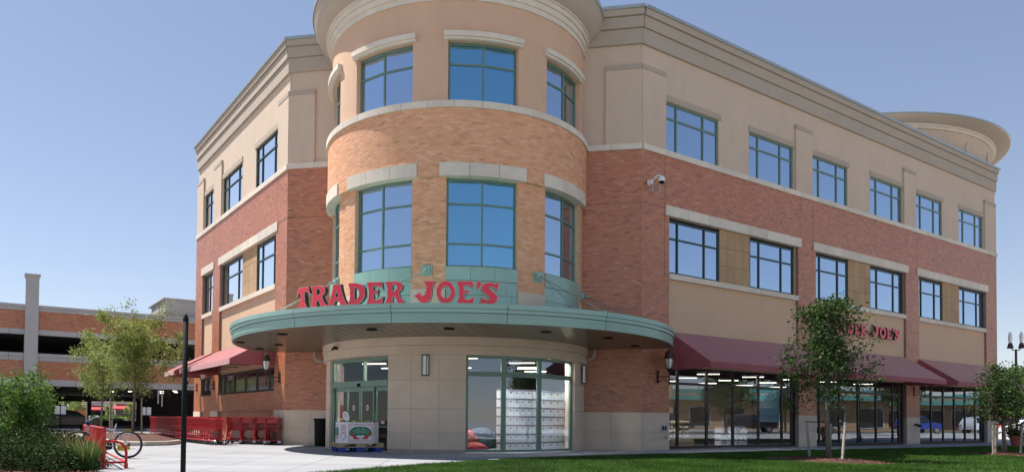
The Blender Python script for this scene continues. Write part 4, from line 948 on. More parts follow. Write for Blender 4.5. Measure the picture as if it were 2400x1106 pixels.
# ================================================================== shopping carts
def cart():
    """handle at -y... nose at +y, wheels on z=0"""
    root = empty('shopping_cart'); L = local(root); W0, W1, LN = .27, .20, .80; r = .0055
    yb, yf = -.38, .45; zt0, zt1, zb0, zb1 = .98, .90, .60, .52
    def cor(s, y, top): f = (y-yb)/(yf-yb); return (s*(W0+(W1-W0)*f)*(1 if top else .86), y, (zt0+(zt1-zt0)*f) if top else (zb1+(zb0-zb1)*f*0+ (zb0-zb1)*f))
    q = MB()
    for s in (-1, 1):   # side grids
        q.bar(cor(s, yb, 1), cor(s, yf, 1), .016); q.bar(cor(s, yb, 0), cor(s, yf, 0), .014)
        for k in range(1, 4):
            a, b = Vector(cor(s, yb, 0)), Vector(cor(s, yb, 1)); c, d = Vector(cor(s, yf, 0)), Vector(cor(s, yf, 1)); q.bar(a.lerp(b, k/4), c.lerp(d, k/4), .007)
        for k in range(13):
            y = yb+(yf-yb)*k/12; q.bar(cor(s, y, 0), cor(s, y, 1), .007)
    for k in range(8):    # nose and floor
        f = -1+2*k/7; a = Vector(cor(-1, yf, 0)).lerp(Vector(cor(1, yf, 0)), k/7); b = Vector(cor(-1, yf, 1)).lerp(Vector(cor(1, yf, 1)), k/7); q.bar(a, b, .007)
        c = Vector(cor(-1, yb, 0)).lerp(Vector(cor(1, yb, 0)), k/7); q.bar(a, c, .007)
    for k in range(5): q.bar(Vector(cor(-1, yf, 0)).lerp(Vector(cor(-1, yf, 1)), k/4), Vector(cor(1, yf, 0)).lerp(Vector(cor(1, yf, 1)), k/4), .009)
    L(q, 'basket', m_cart)
    q = MB()    # rear gate
    for k in range(8): q.bar(Vector(cor(-1, yb, 0)).lerp(Vector(cor(1, yb, 0)), k/7)+Vector((0, .01, 0)), Vector(cor(-1, yb, 1)).lerp(Vector(cor(1, yb, 1)), k/7)+Vector((0, .03, 0)), .007)
    for k in range(4): q.bar(Vector(cor(-1, yb, 0)).lerp(Vector(cor(-1, yb, 1)), k/3), Vector(cor(1, yb, 0)).lerp(Vector(cor(1, yb, 1)), k/3), .008)
    L(q, 'rear_gate', m_cart)
    q = MB(); q.box(-.17, .17, yb-.02, yb-.005, .80, .93); L(q, 'sign_plate', m_cart)
    q = MB(); q.tube([(-.27, yb-.07, 1.0), (.27, yb-.07, 1.0)], .017, 8)
    for s in (-1, 1): q.bar((s*.26, yb-.07, 1.0), (s*.27, yb+.02, .97), .016)
    L(q, 'handle', m_cart)
    q = MB()
    for s in (-1, 1): q.tube([(s*.235, yb+.03, .60), (s*.245, yb-.02, .3), (s*.26, yb+.02, .15), (s*.22, yf-.1, .17), (s*.17, yf-.02, .15)], .016, 6); q.bar((s*.235, yb+.03, .60), (s*.19, yf-.1, .56), .014)
    q.bar((-.25, yb+.02, .16), (.25, yb+.02, .16), .014)
    for k in range(9): x = -.2+.05*k; q.bar((x, yb+.05, .2), (x*.85, yf-.08, .2), .009)
    for s in (-1, 1):
        q.bar((s*.25, yb, .42), (s*.19, yf-.1, .2), .014); q.bar((s*.245, yb, .5), (s*.2, yf-.12, .5), .012); q.bar((s*.2, yf-.1, .56), (s*.25, yb+.1, .18), .014)
    L(q, 'chassis', m_cart)
    for s in (-1, 1):
        for y, x in ((yb+.02, .255), (yf-.04, .18)):
            q = MB(); v = []; n = 12
            q.tube([(s*x-.014, y, .062), (s*x+.014, y, .062)], .062, 12); wl = L(q, 'wheel', m_rubber)
            q = MB(); q.bar((s*x-.02, y, .06), (s*x-.02, y+.01, .15), .01, .03); q.bar((s*x+.02, y, .06), (s*x+.02, y+.01, .15), .01, .03); L(q, 'caster_fork', m_chrome)
    return root
ct = cart(); used = False
def put_cart(x, y, rz, lb, grp, z=0):
    global used
    o = ct if not used else copy_tree(ct); used = True
    o.location = (x, y, z); o.rotation_euler = (0, 0, rz); tag(o, lb, 'shopping cart', grp); return o
nd = ['', 'second', 'third', 'fourth', 'fifth', 'sixth', 'seventh', 'eighth', 'ninth', 'tenth', 'eleventh', 'twelfth', 'thirteenth', 'fourteenth', 'fifteenth', 'sixteenth', 'seventeenth', 'eighteenth', 'nineteenth', 'twentieth', 'twenty first', 'twenty second', 'twenty third', 'twenty fourth', 'twenty fifth', 'twenty sixth', 'twenty seventh', 'twenty eighth', 'twenty ninth', 'thirtieth', 'thirty first', 'thirty second']
ra = Vector((-8.55, -1.0)); rb = Vector((-15.2, 5.35)); dr = rb-ra; N1 = 31; dru = dr.normalized()
for k in range(N1):
    p = ra+dr*(k/(N1-1)); rz = math.atan2(-dru.x, dru.y)+math.pi   # nose points back to the near end
    lb = 'red shopping cart at the near end of the long nested row' if k == 0 else ('red shopping cart at the far end of the long nested row' if k == N1-1 else f'{nd[k]} red shopping cart from the near end of the long nested row')
    put_cart(p.x, p.y, rz, lb, 'red carts nested in a long row')
rows = [(-8.25, -.15), (-7.72, .28), (-7.15, .62), (-6.6, .1), (-6.25, -.55)]
wallnorm = math.radians(45)
for i, (x0, y0) in enumerate([(-8.62, -.15+.55), (-7.98, -.12+.35), (-7.38, -.05+.2), (-6.82, -.12), ]):
    for k in range(4):
        ang = R(22); dx, dy = -math.sin(ang), math.cos(ang)
        lb = f"red shopping cart, {['front', 'second', 'third', 'rear'][k]} of the {['leftmost', 'second', 'third', 'rightmost'][i]} short stack by the brick wall"
        put_cart(x0+dx*.24*k, y0+dy*.24*k, ang, lb, 'red carts in short stacks by the wall')

# ================================================================== bicycle and rack
bx = Vector((-6.3, -9.975, 0)); bu = Vector((-.902, -.431, 0)).normalized()   # bu points to the front wheel
ba = math.atan2(bu.y, bu.x)
root = tag(empty('bicycle', (*(bx)[:2], 0), ba), 'silver mountain bicycle locked behind the red rack with a yellow bag', 'bicycle'); L = local(root)
m_silver = M('silver_paint', (.55, .57, .6), .3, metal=.5, var=.05); m_yel = M('yellow_bag', (.75, .55, .05), .7, var=.3, scale=20); m_navy = M('navy_cloth', (.02, .03, .12), .7)
def wheel(x):
    q = MB(); n = 36; rr = .325; v = []; f = []
    for k in range(n):
        a = 2*math.pi*k/n
        for j in range(8):
            b = 2*math.pi*j/8; r_ = rr-.025+.026*math.cos(b); v.append((x+r_*math.cos(a), .022*math.sin(b), rr+.0+r_*math.sin(a)))
    for k in range(n):
        for j in range(8): f.append((8*k+j, 8*k+(j+1) % 8, 8*((k+1) % n)+(j+1) % 8, 8*((k+1) % n)+j))
    q.add(v, f); wl = L(q, 'tyre', m_rubber, smooth=True)
    q = MB(); q.tube([(x+(.278)*math.cos(2*math.pi*k/n), 0, rr+.278*math.sin(2*math.pi*k/n)) for k in range(n+1)], .011, 6, cap=False); L(q, 'rim', m_silver)
    q = MB()
    for k in range(20): a = 2*math.pi*k/20; q.bar((x, .02*(1 if k % 2 else -1), rr), (x+.27*math.cos(a), 0, rr+.27*math.sin(a)), .0025)
    q.tube([(x, -.05, rr), (x, .05, rr)], .02, 8); L(q, 'spokes', m_chrome)
wheel(-.53); wheel(.53)
q = MB(); BB = (-.1, 0, .29); HT = (.33, 0, .78); HB = (.37, 0, .62); ST = (-.24, 0, .74)
q.tube([BB, HB], .022, 8); q.tube([BB, (-.27, 0, .82)], .017, 8); q.tube([(-.22, 0, .66), HT], .019, 8); q.tube([HT, HB], .022, 8)
for s in (-.05, .05): q.tube([BB, (-.53, s, .325)], .011, 6); q.tube([(-.23, 0, .68), (-.53, s, .325)], .010, 6)
L(q, 'frame', m_silver)
q = MB()
for s in (-.05, .05): q.tube([HB, (.40, s, .56), (.53, s, .325)], .014, 8)
L(q, 'fork', m_black)
q = MB(); q.tube([HT, (.31, 0, .92)], .016, 8); q.tube([(.25, -.3, .98), (.30, -.1, .93), (.31, 0, .92), (.30, .1, .93), (.25, .3, .98)], .013, 8); L(q, 'handlebar', m_chrome)
for s in (-1, 1): q = MB(); q.tube([(.25, s*.3, .98), (.22, s*.38, .99)], .018, 8); L(q, 'grip', m_white)
q = MB(); q.tube([(-.27, 0, .8), (-.29, 0, .9)], .013, 8); L(q, 'seat_post', m_black)
q = MB(); q.add([(-.42, -.07, .93), (-.42, .07, .93), (-.3, .075, .945), (-.3, -.075, .945), (-.14, -.02, .935), (-.14, .02, .935), (-.42, -.06, .885), (-.42, .06, .885), (-.3, .05, .9), (-.3, -.05, .9), (-.15, -.015, .91), (-.15, .015, .91)], [(0, 1, 2, 3), (3, 2, 5, 4), (0, 3, 9, 6), (3, 4, 10, 9), (1, 7, 8, 2), (2, 8, 11, 5), (6, 9, 8, 7), (9, 10, 11, 8), (0, 6, 7, 1), (4, 5, 11, 10)]); L(q, 'saddle', m_black, bevel=.012)
q = MB(); q.tube([(-.1, -.06, .29), (-.1, -.05, .29)], .09, 20); q.bar((-.1, -.08, .29), (-.02, -.1, .14), .02); q.bar((-.1, .08, .29), (-.18, .1, .44), .02); q.box(-.07, .03, -.15, -.08, .125, .145); q.box(-.23, -.13, .08, .15, .43, .45); L(q, 'crank', m_black)
q = MB(); q.tube([(-.53, -.06, .325), (-.53, -.05, .325)], .045, 14); q.bar((-.53, -.06, .37), (-.1, -.06, .38), .006); q.bar((-.53, -.06, .28), (-.1, -.06, .20), .006); L(q, 'chain', m_bronze)
q = MB(); q.box(-.50, -.28, -.13, -.07, .17, .34); q.box(-.56, -.50, -.12, -.07, .19, .30); o = L(q, 'bag', m_yel, bevel=.03)
q = MB(); q.box(.28, .38, -.08, .08, .78, .88); L(q, 'front_bag', m_navy, bevel=.03)
q = MB(); q.box(-.6, -.2, -.02, .02, .60, .606); q.bar((-.55, .03, .6), (-.53, .05, .34), .008); L(q, 'mudguard', m_white)
# rack
rn, rf = Vector((-3.9, -13.1, 0)), Vector((-8.0, -8.5, 0)); rv = rf-rn; rl = rv.length; rvu = rv.normalized(); rp = Vector((rvu.y, -rvu.x, 0)); 
if rp.x < 0: rp = -rp
root = tag(empty('bike_rack', tuple(rn)), 'red tubular bike rack with close upright bars at the plaza edge', 'bike rack')
def rb_(q, nm): return q.build(nm, m_rack, root)
q = MB(); q.tube([rn+zz*.12, rf+zz*.12], .022, 8); rb_(q, 'bottom_rail')
q = MB(); q.tube([rn+zz*.76, rf+zz*.76], .022, 8); rb_(q, 'top_rail')
for k in range(1, 58):
    q = MB(); p = rn+rv*(k/58); q.tube([p+zz*.12, p+zz*.76], .010, 6); rb_(q, 'upright_bar')
for e in (rn, rf):
    q = MB(); q.tube([e, e+zz*.78], .03, 10); q.tube([e, e+zz*.1], .038, 10); rb_(q, 'post')
    q = MB(); f_ = e+rp*.38; q.tube([e+zz*.52, e+rp*.18+zz*.52, e+rp*.3+zz*.48, e+rp*.36+zz*.40, f_+zz*.3, f_], .026, 10); q.tube([f_, f_+zz*.1], .036, 10); rb_(q, 'end_loop')
    q = MB(); q.tube([e+zz*.12, f_+zz*.12], .022, 8); rb_(q, 'foot_bar')
q = MB(); q.tube([rn+rp*.38+zz*.12, rf+rp*.38+zz*.12], .02, 8); rb_(q, 'outer_rail')
# black post in the foreground
root = tag(empty('black_post', (1.55, -19.15, 0)), 'slim black post with a pointed cap in the left foreground', 'post'); L = local(root)
q = MB(); q.tube([(0, 0, 0), (0, 0, 1.90)], .024, 14); L(q, 'shaft', m_black, smooth=True)
q = MB(); q.lathe((0, 0, 1.89), [(.026, 0), (.027, .02), (.024, .035), (.012, .065), (.001, .075)], 14, close=False); L(q, 'cap', m_black)
q = MB(); q.lathe((0, 0, 0), [(.09, 0), (.09, .012), (.04, .03), (.026, .06)], 16, close=False); L(q, 'base_flange', m_black)

# a drain grate in the paving behind the bicycle, and a scrap of paper on the grass
root = tag(empty('drain_grate', (-9.3, -5.2, .0), R(25)), 'small slotted drain grate in the paving right of the bicycle', 'drain grate'); L = local(root)
q = MB(); q.box(-.45, .45, -.2, .2, .0, .006); L(q, 'grate_frame', m_conc2)
for k in range(9): q = MB(); q.box(-.4+.09*k, -.36+.09*k, -.15, .15, .006, .012); L(q, 'grate_bar', m_bronze)
q = MB(); q.hexa([(x, y, z) for x in (-.13, .13) for y in (-.02, .02) for z in (0, .01)]); o = tag(q.build('paper_scrap', m_white), 'thin white scrap of paper lying on the lawn below the corner window', 'litter'); o.location = (2.85, -8.9, .085); o.rotation_euler = (.05, -.06, R(-20))
# ================================================================== trees and plants
def leaves(cents, n, size, spread, mat, name='crown', par=None, seed=1, aspect=.55, flat=.0, droop=0):
    """n leaves round the given twig points; each a bent two-triangle blade"""
    g = np.random.default_rng(seed); c = np.array(cents); wt = g.gamma(.55, 1.0, len(c))+.04; idx = g.choice(len(c), n, p=wt/wt.sum())
    p = c[idx, :3]+g.normal(0, 1, (n, 3))*spread*(c[idx, 3:4] if c.shape[1] > 3 else 1)
    s = size*g.uniform(.6, 1.3, n); a = g.uniform(0, 2*np.pi, n); el = g.normal(-droop, .6, n)
    d = np.stack([np.cos(a)*np.cos(el), np.sin(a)*np.cos(el), np.sin(el)], 1)
    r_ = g.normal(0, 1, (n, 3)); sd = np.cross(d, r_); sd /= np.linalg.norm(sd, axis=1, keepdims=True); nn = np.cross(d, sd)
    v0 = p; v1 = p+d*s[:, None]*.5+sd*s[:, None]*aspect/2; v2 = p+d*s[:, None]+nn*s[:, None]*.1; v3 = p+d*s[:, None]*.5-sd*s[:, None]*aspect/2
    V = np.stack([v0, v1, v2, v3], 1).reshape(-1, 3).astype(np.float32)
    return quads(V, n, g.uniform(0, 1, n), mat, name, par)
def quads(V, n, tint, mat, name, par, k=4):
    me = bpy.data.meshes.new(name); me.vertices.add(n*k); me.vertices.foreach_set('co', V.ravel()); me.loops.add(n*k); me.loops.foreach_set('vertex_index', np.arange(n*k, dtype=np.int32))
    me.polygons.add(n); me.polygons.foreach_set('loop_start', np.arange(0, n*k, k, dtype=np.int32)); me.polygons.foreach_set('loop_total', np.full(n, k, dtype=np.int32))
    me.materials.append(mat); a = me.attributes.new('tint', 'FLOAT', 'FACE'); a.data.foreach_set('value', np.asarray(tint, dtype=np.float32)); me.update(); me.validate()
    return link(name, me, par)
def young_tree(base, height, tr, crown_r, clear, n, leaf, mat, label, group, seed, spread=.14, nl=16, up_=1.0, aspect=.55, bark=m_bark, shape=None, asym=(0, 0), trunk_lean=(0, 0), extra=(), droop=0):
    g = random.Random(seed); root = tag(empty('young_tree', base), label, 'tree', group)
    B = Vector(base); q = MB(); tops = []; H = height
    trunk = [B+Vector((trunk_lean[0]*t*t+.03*math.sin(5*t+seed), trunk_lean[1]*t*t+.03*math.cos(4*t+seed), H*.93*t)) for t in [k/8 for k in range(9)]]
    q.tube(trunk, [tr*(1.15 if k == 0 else 1)*(1-.85*k/8) for k in range(9)], 10); q.build('trunk', bark, root, smooth=True)
    lm = MB(); pts = []
    for i in range(nl):
        f = clear+(1-clear)*(i+.5)/nl; k = f*8; k0 = min(7, int(k)); p = trunk[k0].lerp(trunk[k0+1], k-k0)
        a = i*2.4+g.uniform(-.4, .4); sh = (shape(((f-clear)/(1-clear))) if shape else math.sin(math.pi*(.15+.8*(f-clear)/(1-clear))))
        ln = crown_r*sh*g.uniform(.75, 1.15); dirv = Vector((math.cos(a)+asym[0], math.sin(a)+asym[1], up_*g.uniform(.55, 1.0))); dirv.normalize()
        seg = [p]; d = dirv.copy()
        for s in range(4):
            d = (d+Vector((g.uniform(-.2, .2), g.uniform(-.2, .2), .12-droop*.2))).normalized(); seg.append(seg[-1]+d*ln/4)
        lm.tube(seg, [tr*.38*(1-f*.4)*(1-.8*s/4) for s in range(5)], 6)
        for s in range(1, 5):
            pts.append((*seg[s], 1.0 if s < 4 else .8))
            for _ in range(3):
                e = Vector((g.gauss(0, 1), g.gauss(0, 1), g.gauss(.2, .8))).normalized()*ln*g.uniform(.15, .42); t_ = seg[s]+e
                lm.tube([seg[s], seg[s].lerp(t_, .5)+Vector((0, 0, .02)), t_], [tr*.09, tr*.07, tr*.03], 4); pts.append((*t_, 1)); pts.append((*seg[s].lerp(t_, .6), .8))
    for (ex, ey, ez, sc_) in extra: pts += [(B.x+ex, B.y+ey, B.z+ez, sc_)]*6
    lm.build('limbs', bark, root, smooth=True)
    leaves(pts, n, leaf, spread, mat, 'crown', root, seed, aspect, droop=droop)
    return root
def stake(base, h, lean, lb, r=.035):
    root = tag(empty('tree_stake', base), lb, 'stake', 'wooden stakes round the young trees')
    q = MB(); B = Vector(base); T = B+Vector((lean[0], lean[1], h)); q.tube([B-Vector((0, 0, .05)), B.lerp(T, .5), T], [r, r*.97, r*.93], 8); q.build('pole', m_stake, root)
    return T
def strap(a, b, lb):
    q = MB(); mid = (Vector(a)+Vector(b))/2-Vector((0, 0, .02)); q.tube([a, mid, b], .014, 6); tag(q.build('tree_strap', m_black), lb, 'strap', 'black straps tying the young trees')
def mulch_ring(c, rx, ry, rot, lb, seed):
    m = MB(); g = random.Random(seed); n = 36; rim = []
    for ring_ in range(5):
        f = 1-ring_/4.0
        for k in range(n):
            a = 2*math.pi*k/n; w_ = 1+.08*math.sin(3*a+seed)+.05*math.sin(7*a)
            x, y = rx*w_*f*math.cos(a), ry*w_*f*math.sin(a); ca, sa = math.cos(rot), math.sin(rot)
            m.v.append((c[0]+ca*x-sa*y, c[1]+sa*x+ca*y, c[2]+.075*(1-f*f)+g.uniform(-.006, .006)*(f < 1)))
    for r_ in range(4):
        for k in range(n): m.f.append((r_*n+k, r_*n+(k+1) % n, (r_+1)*n+(k+1) % n, (r_+1)*n+k)); m.t.append(.5); m.m.append(0)
    o = tag(m.build('tree_mulch', m_mulch), lb, 'mulch', kind='stuff')
    gg = np.random.default_rng(seed); N = 900; a = gg.uniform(0, 2*np.pi, N); f = np.sqrt(gg.uniform(0, 1, N))
    x = rx*f*np.cos(a); y = ry*f*np.sin(a); ca, sa = math.cos(rot), math.sin(rot)
    P = np.stack([c[0]+ca*x-sa*y, c[1]+sa*x+ca*y, c[2]+.075*(1-f*f)+.008+gg.uniform(0, .015, N)], 1)
    chips(P, gg, o, .05)
def chips(P, gg, par, s):
    N = len(P); a = gg.uniform(0, np.pi, N); el = gg.normal(0, .35, N); L_ = s*gg.uniform(.5, 1.3, N)
    d = np.stack([np.cos(a)*np.cos(el), np.sin(a)*np.cos(el), np.sin(el)], 1)*L_[:, None]/2; sd = np.stack([-np.sin(a), np.cos(a), gg.normal(0, .4, N)], 1)*.008
    V = np.stack([P-d-sd, P+d-sd, P+d+sd, P-d+sd], 1).reshape(-1, 3).astype(np.float32); o = quads(V, N, gg.uniform(0, 1, N), m_mulchc, 'mulch_chips', par); o['kind'] = 'stuff'
# right hand young maple
T1 = (10.85, -5.5, .06)
young_tree(T1, 4.12, .068, 1.25, .30, 8000, .09, m_leaf_d, 'young dark green maple staked on the lawn before the middle awning', 'young trees on the lawn', 3, spread=.12, nl=22, up_=1.0, shape=lambda f: 1.05-.72*f+.16*math.sin(11*f), extra=((.9, .8, 2.55, 1.1), (1.45, 1.1, 3.05, .9), (-1.2, -.8, 2.35, 1.3), (-1.0, -.7, 2.9, .8)))
mulch_ring((10.7, -5.75, .036), 1.15, 1.75, R(40), 'oval of red mulch round the maple in front of the middle awning', 2)
s1 = stake((10.55, -4.95, .05), .98, (-.1, -.05), 'weathered stake left of the maple on the lawn'); s2 = stake((10.95, -6.3, .05), .95, (.16, .3), 'weathered stake leaning to the right of the maple'); s3 = stake((10.95, -5.25, .05), .95, (.02, 0), 'weathered stake right behind the maple trunk')
strap(s1-zz*.02, Vector(T1)+zz*.97, 'black strap from the left stake to the maple trunk'); strap(s2-zz*.05, Vector(T1)+zz*.93, 'black strap from the right stake to the maple trunk')
T2 = (17.33, -.05, .06)
young_tree(T2, 2.45, .07, .98, .36, 5200, .09, m_leaf_d, 'small dark round maple at the far right end of the building', 'young trees on the lawn', 8, spread=.14, nl=20, up_=.75, shape=lambda f: 1.0-.6*f+.12*math.sin(9*f))
mulch_ring((17.3, 0.0, .036), .8, 1.3, R(40), 'oval of red mulch round the far right maple', 5)
s1 = stake((16.85, -.5, .05), .93, (-.0, 0), 'weathered stake on the left of the far right maple'); s2 = stake((17.05, -.2, .05), .95, (.02, 0), 'weathered stake between the trunk and the left stake'); s3 = stake((17.65, -.35, .05), .9, (.18, .25), 'weathered stake leaning right of the far right maple')
strap(s1, Vector(T2)+zz*.98, 'black strap from the left stake to the far right maple'); strap(s3, Vector(T2)+zz*.95, 'black strap from the right stake to the far right maple')
# left light green trees in front of the garage
T3 = (-15.2, 3.6, .12)
young_tree(T3, 4.7, .075, 2.35, .36, 14000, .125, m_leaf_l, 'airy light green locust tree in the kerbed island before the garage', 'locust trees before the garage', 11, spread=.14, nl=22, up_=.7, aspect=.4, shape=lambda f: 1.05-.45*f+.12*math.sin(8*f))
T4 = (-23.0, 11.7, 0)
young_tree(T4, 5.0, .07, 2.2, .36, 9000, .13, m_leaf_l, 'airy light green locust tree left of the island, nearer the garage', 'locust trees before the garage', 17, spread=.15, nl=18, up_=.65, aspect=.4, shape=lambda f: 1.1-.5*f)
for (x, y, lx, ly, lb) in ((-15.95, 3.05, .0, 0, 'pale stake left of the island tree'), (-14.85, 3.7, -.05, 0, 'pale stake right of the island tree'), (-23.65, 11.3, 0, 0, 'pale stake left of the rear locust tree'), (-22.55, 12.0, 0, 0, 'pale stake right of the rear locust tree')):
    T = stake((x, y, .05), 1.75, (lx, ly), lb); 
    tb = Vector(T3 if x > -20 else T4); strap(T-zz*.1, tb+zz*1.72, 'black strap on the '+lb.split(' of ')[0].replace('pale stake ', '')+' stake of '+('the island tree' if x > -20 else 'the rear locust tree'))
# kerbed island
isl = [(-9.7, -2.2), (-10.1, -2.9), (-10.9, -2.9), (-16.6, 2.2), (-17.8, 5.0), (-16.5, 5.9), (-14.5, 4.2), (-10.2, -.6)]
m_kerb = M('kerb_concrete', (.42, .37, .31), .9, var=.1, scale=3, bump=.3)
def inset(P, d):
    c = Vector((sum(p[0] for p in P)/len(P), sum(p[1] for p in P)/len(P))); return [tuple(Vector(p)+(c-Vector(p)).normalized()*d) for p in P]
q = MB(); q.prism(isl, 0, .15); tag(q.build('island_kerb', m_kerb, bevel=.05), kind='structure')
q = MB(); a = inset(isl, .3); b = inset(isl, 1.6); n = len(a); q.add([(x, y, .16) for x, y in a]+[(x, y, .28) for x, y in b], [(i, (i+1) % n, n+(i+1) % n, n+i) for i in range(n)]+[tuple(range(n, 2*n))]); tag(q.build('island_mulch', m_mulch), kind='structure')
# shrub with several stems, left foreground
def shrub(c, w, h, n, leaf, mat, label, name, seed, stems=9, spread=.13, dens=60, cat='shrub', group=None, low=.25, elong=None):
    g = random.Random(seed); root = tag(empty(name, (c[0], c[1], 0)), label, cat, group); q = MB(); pts = []
    for i in range(stems):
        a = g.uniform(0, 6.28); r_ = g.uniform(.1, 1)*w; bx_, by_ = c[0]+math.cos(a)*r_*.3, c[1]+math.sin(a)*r_*.3; hh = h*g.uniform(.72, 1.0)*(1-.25*(r_/w)**2)
        p0 = Vector((bx_, by_, 0)); p1 = Vector((c[0]+math.cos(a)*r_*.7, c[1]+math.sin(a)*r_*.7, hh*.5)); p2 = Vector((c[0]+math.cos(a)*r_, c[1]+math.sin(a)*r_, hh*.95))
        q.tube([p0, p1, p2], [.022, .016, .006], 6)
        for k in range(dens//stems+2):
            f = g.uniform(low, 1); p = p0.lerp(p1, f*2) if f < .5 else p1.lerp(p2, f*2-1); e = Vector((g.gauss(0, 1), g.gauss(0, 1), g.gauss(0, .6))).normalized()*w*g.uniform(.1, .38); t_ = p+e
            q.tube([p, t_], [.007, .003], 4); pts += [(*t_, 1), (*p.lerp(t_, .6), .8)]
    q.build('stems', m_bark, root); leaves(pts, n, leaf, spread, mat, 'foliage', root, seed, .6); return root
shrub((-7.5, -11.9), 1.05, 2.35, 7500, .07, m_leaf_m, 'tall bright green shrub behind the hedge at the left edge', 'tall_shrub', 21, stems=14, spread=.12, dens=150, low=.15)
shrub((-6.7, -11.65), .5, 2.2, 3400, .07, m_leaf_m, 'slim bright green sapling right beside the tall shrub', 'tall_shrub', 23, stems=8, spread=.11, dens=70, low=.2)
# clipped hedge, in plants
hp = [(-3.95, -14.15, .30), (-4.4, -14.0, .38), (-4.95, -14.3, .42), (-4.9, -13.3, .46), (-5.5, -13.9, .5), (-5.6, -12.9, .55), (-6.2, -13.4, .58), (-6.3, -12.3, .6), (-7.0, -13.0, .62), (-6.9, -11.3, .58), (-5.9, -12.0, .56), (-5.3, -12.4, .5), (-4.45, -13.3, .42), (-6.0, -14.6, .42), (-5.3, -15.0, .36), (-7.6, -12.4, .62)]
hl = ['lowest', 'second', 'third', 'fourth', 'fifth', 'sixth', 'seventh', 'eighth', 'ninth', 'tenth', 'eleventh', 'twelfth', 'thirteenth', 'fourteenth', 'fifteenth', 'sixteenth']
HL = ['lowest hedge shrub nearest the ornamental grass and rack', 'hedge shrub just left of the lowest one by the grass', 'front hedge shrub second row from the mulch edge', 'hedge shrub behind the ornamental grass tufts', 'hedge shrub in the middle of the front slope', 'hedge shrub in the middle of the bed, below the rack', 'broad hedge shrub left of the middle of the bed', 'tall hedge shrub behind the middle of the bed', 'hedge shrub at the left frame edge, middle depth', 'rear hedge shrub at the foot of the bright sapling', 'rear hedge shrub between the sapling and the rack', 'hedge shrub against the rack, beyond the grass', 'small hedge shrub touching the ornamental grass', 'front hedge shrub low at the bottom left corner', 'front hedge shrub nearest the viewer at the picture bottom', 'hedge shrub at the foot of the tall shrub, left edge']
for i, (x, y, h) in enumerate(hp):
    g = np.random.default_rng(50+i); n = 2600; th = g.uniform(0, 2*np.pi, n); ph = np.arccos(g.uniform(-.1, 1, n)); rr = g.uniform(.55, 1.05, n)**.6*.62
    pts = np.stack([x+rr*np.sin(ph)*np.cos(th), y+rr*np.sin(ph)*np.sin(th), .03+h*1.25*(rr/.62)*np.cos(ph).clip(0, 1)+.0, np.ones(n)], 1)
    root = tag(empty('hedge_plant', (x, y, 0)), HL[i], 'hedge', 'hedge shrubs in the left foreground bed')
    leaves(pts, n, .055, .035, m_leaf_h, 'foliage', root, 60+i, .5)
    q = MB(); gr = random.Random(i)
    for k in range(14): a = gr.uniform(0, 6.28); q.tube([(x, y, 0), (x+.2*math.cos(a), y+.2*math.sin(a), h*.5), (x+.4*math.cos(a), y+.4*math.sin(a), h*gr.uniform(.6, .95))], [.012, .008, .003], 4)
    q.build('stems', m_bark, root)
# ornamental grass tuft
def blades(c, rad, n, h, mat, w_, name, par, seed, lean=.35, tint=None):
    g = np.random.default_rng(seed); a = g.uniform(0, 2*np.pi, n); r_ = rad*np.sqrt(g.uniform(0, 1, n)); b = np.stack([c[0]+r_*np.cos(a), c[1]+r_*np.sin(a), np.full(n, c[2])], 1)
    hh = h*g.uniform(.55, 1.05, n); a2 = a+g.normal(0, .6, n); ln = lean*hh*g.uniform(.2, 1.3, n); out = np.stack([np.cos(a2), np.sin(a2), np.zeros(n)], 1); sd = np.stack([-np.sin(g.uniform(0, 6.28, n)), np.cos(g.uniform(0, 6.28, n)), np.zeros(n)], 1)*w_
    mid = b+out*ln[:, None]*.35; mid[:, 2] += hh*.6; tip = b+out*ln[:, None]; tip[:, 2] += hh
    V = np.stack([b-sd, b+sd, mid+sd*.7, mid-sd*.7], 1); V2 = np.stack([mid-sd*.7, mid+sd*.7, tip+sd*.1, tip-sd*.1], 1)
    V = np.concatenate([V, V2]).reshape(-1, 3).astype(np.float32); t = g.uniform(0, 1, n); return quads(V, 2*n, np.concatenate([t, t]), mat, name, par)
m_gr1 = M('tuft_green', (.06, .14, .03), .7, var=.2, tint=.4, bump=0, trans=.3); m_gr2 = M('tuft_straw', (.42, .30, .12), .8, var=.2, tint=.4, bump=0, trans=.3)
for c, lb, nb in (((-3.55, -14.0, .03), 'ornamental grass tuft with straw stalks at the near end of the rack', 1), ((-3.95, -13.75, .03), 'ornamental grass tuft between the hedge and the rack', 2)):
    root = tag(empty('grass_tuft', c), lb, 'ornamental grass'); blades(c, .14, 420, .52, m_gr1, .006, 'blades', root, 5*nb, .5); blades(c, .12, 90, .74, m_gr2, .0025, 'stalks', root, 6*nb, .55)
# mulch chips on the bed near the camera
g = np.random.default_rng(9); P = np.stack([g.uniform(-7, -1.5, 26000), g.uniform(-17, -11, 26000), np.full(26000, .036)], 1); keep = np.array([inside(mulch_poly, x, y) for x, y, _ in P]); P = P[keep]; P[:, 2] += g.uniform(0, .02, len(P))
o = tag(empty('x'), kind='stuff'); bpy.data.objects.remove(o)
def mchips():
    N = len(P); gg = np.random.default_rng(3); a = gg.uniform(0, np.pi, N); el = gg.normal(0, .35, N); L_ = .05*gg.uniform(.5, 1.4, N)
    d = np.stack([np.cos(a)*np.cos(el), np.sin(a)*np.cos(el), np.sin(el)], 1)*L_[:, None]/2; sd = np.stack([-np.sin(a), np.cos(a), gg.normal(0, .4, N)], 1)*.008
    V = np.stack([P-d-sd, P+d-sd, P+d+sd, P-d+sd], 1).reshape(-1, 3).astype(np.float32); tag(quads(V, N, gg.uniform(0, 1, N), m_mulchc, 'mulch_chips', None), kind='stuff')
mchips()
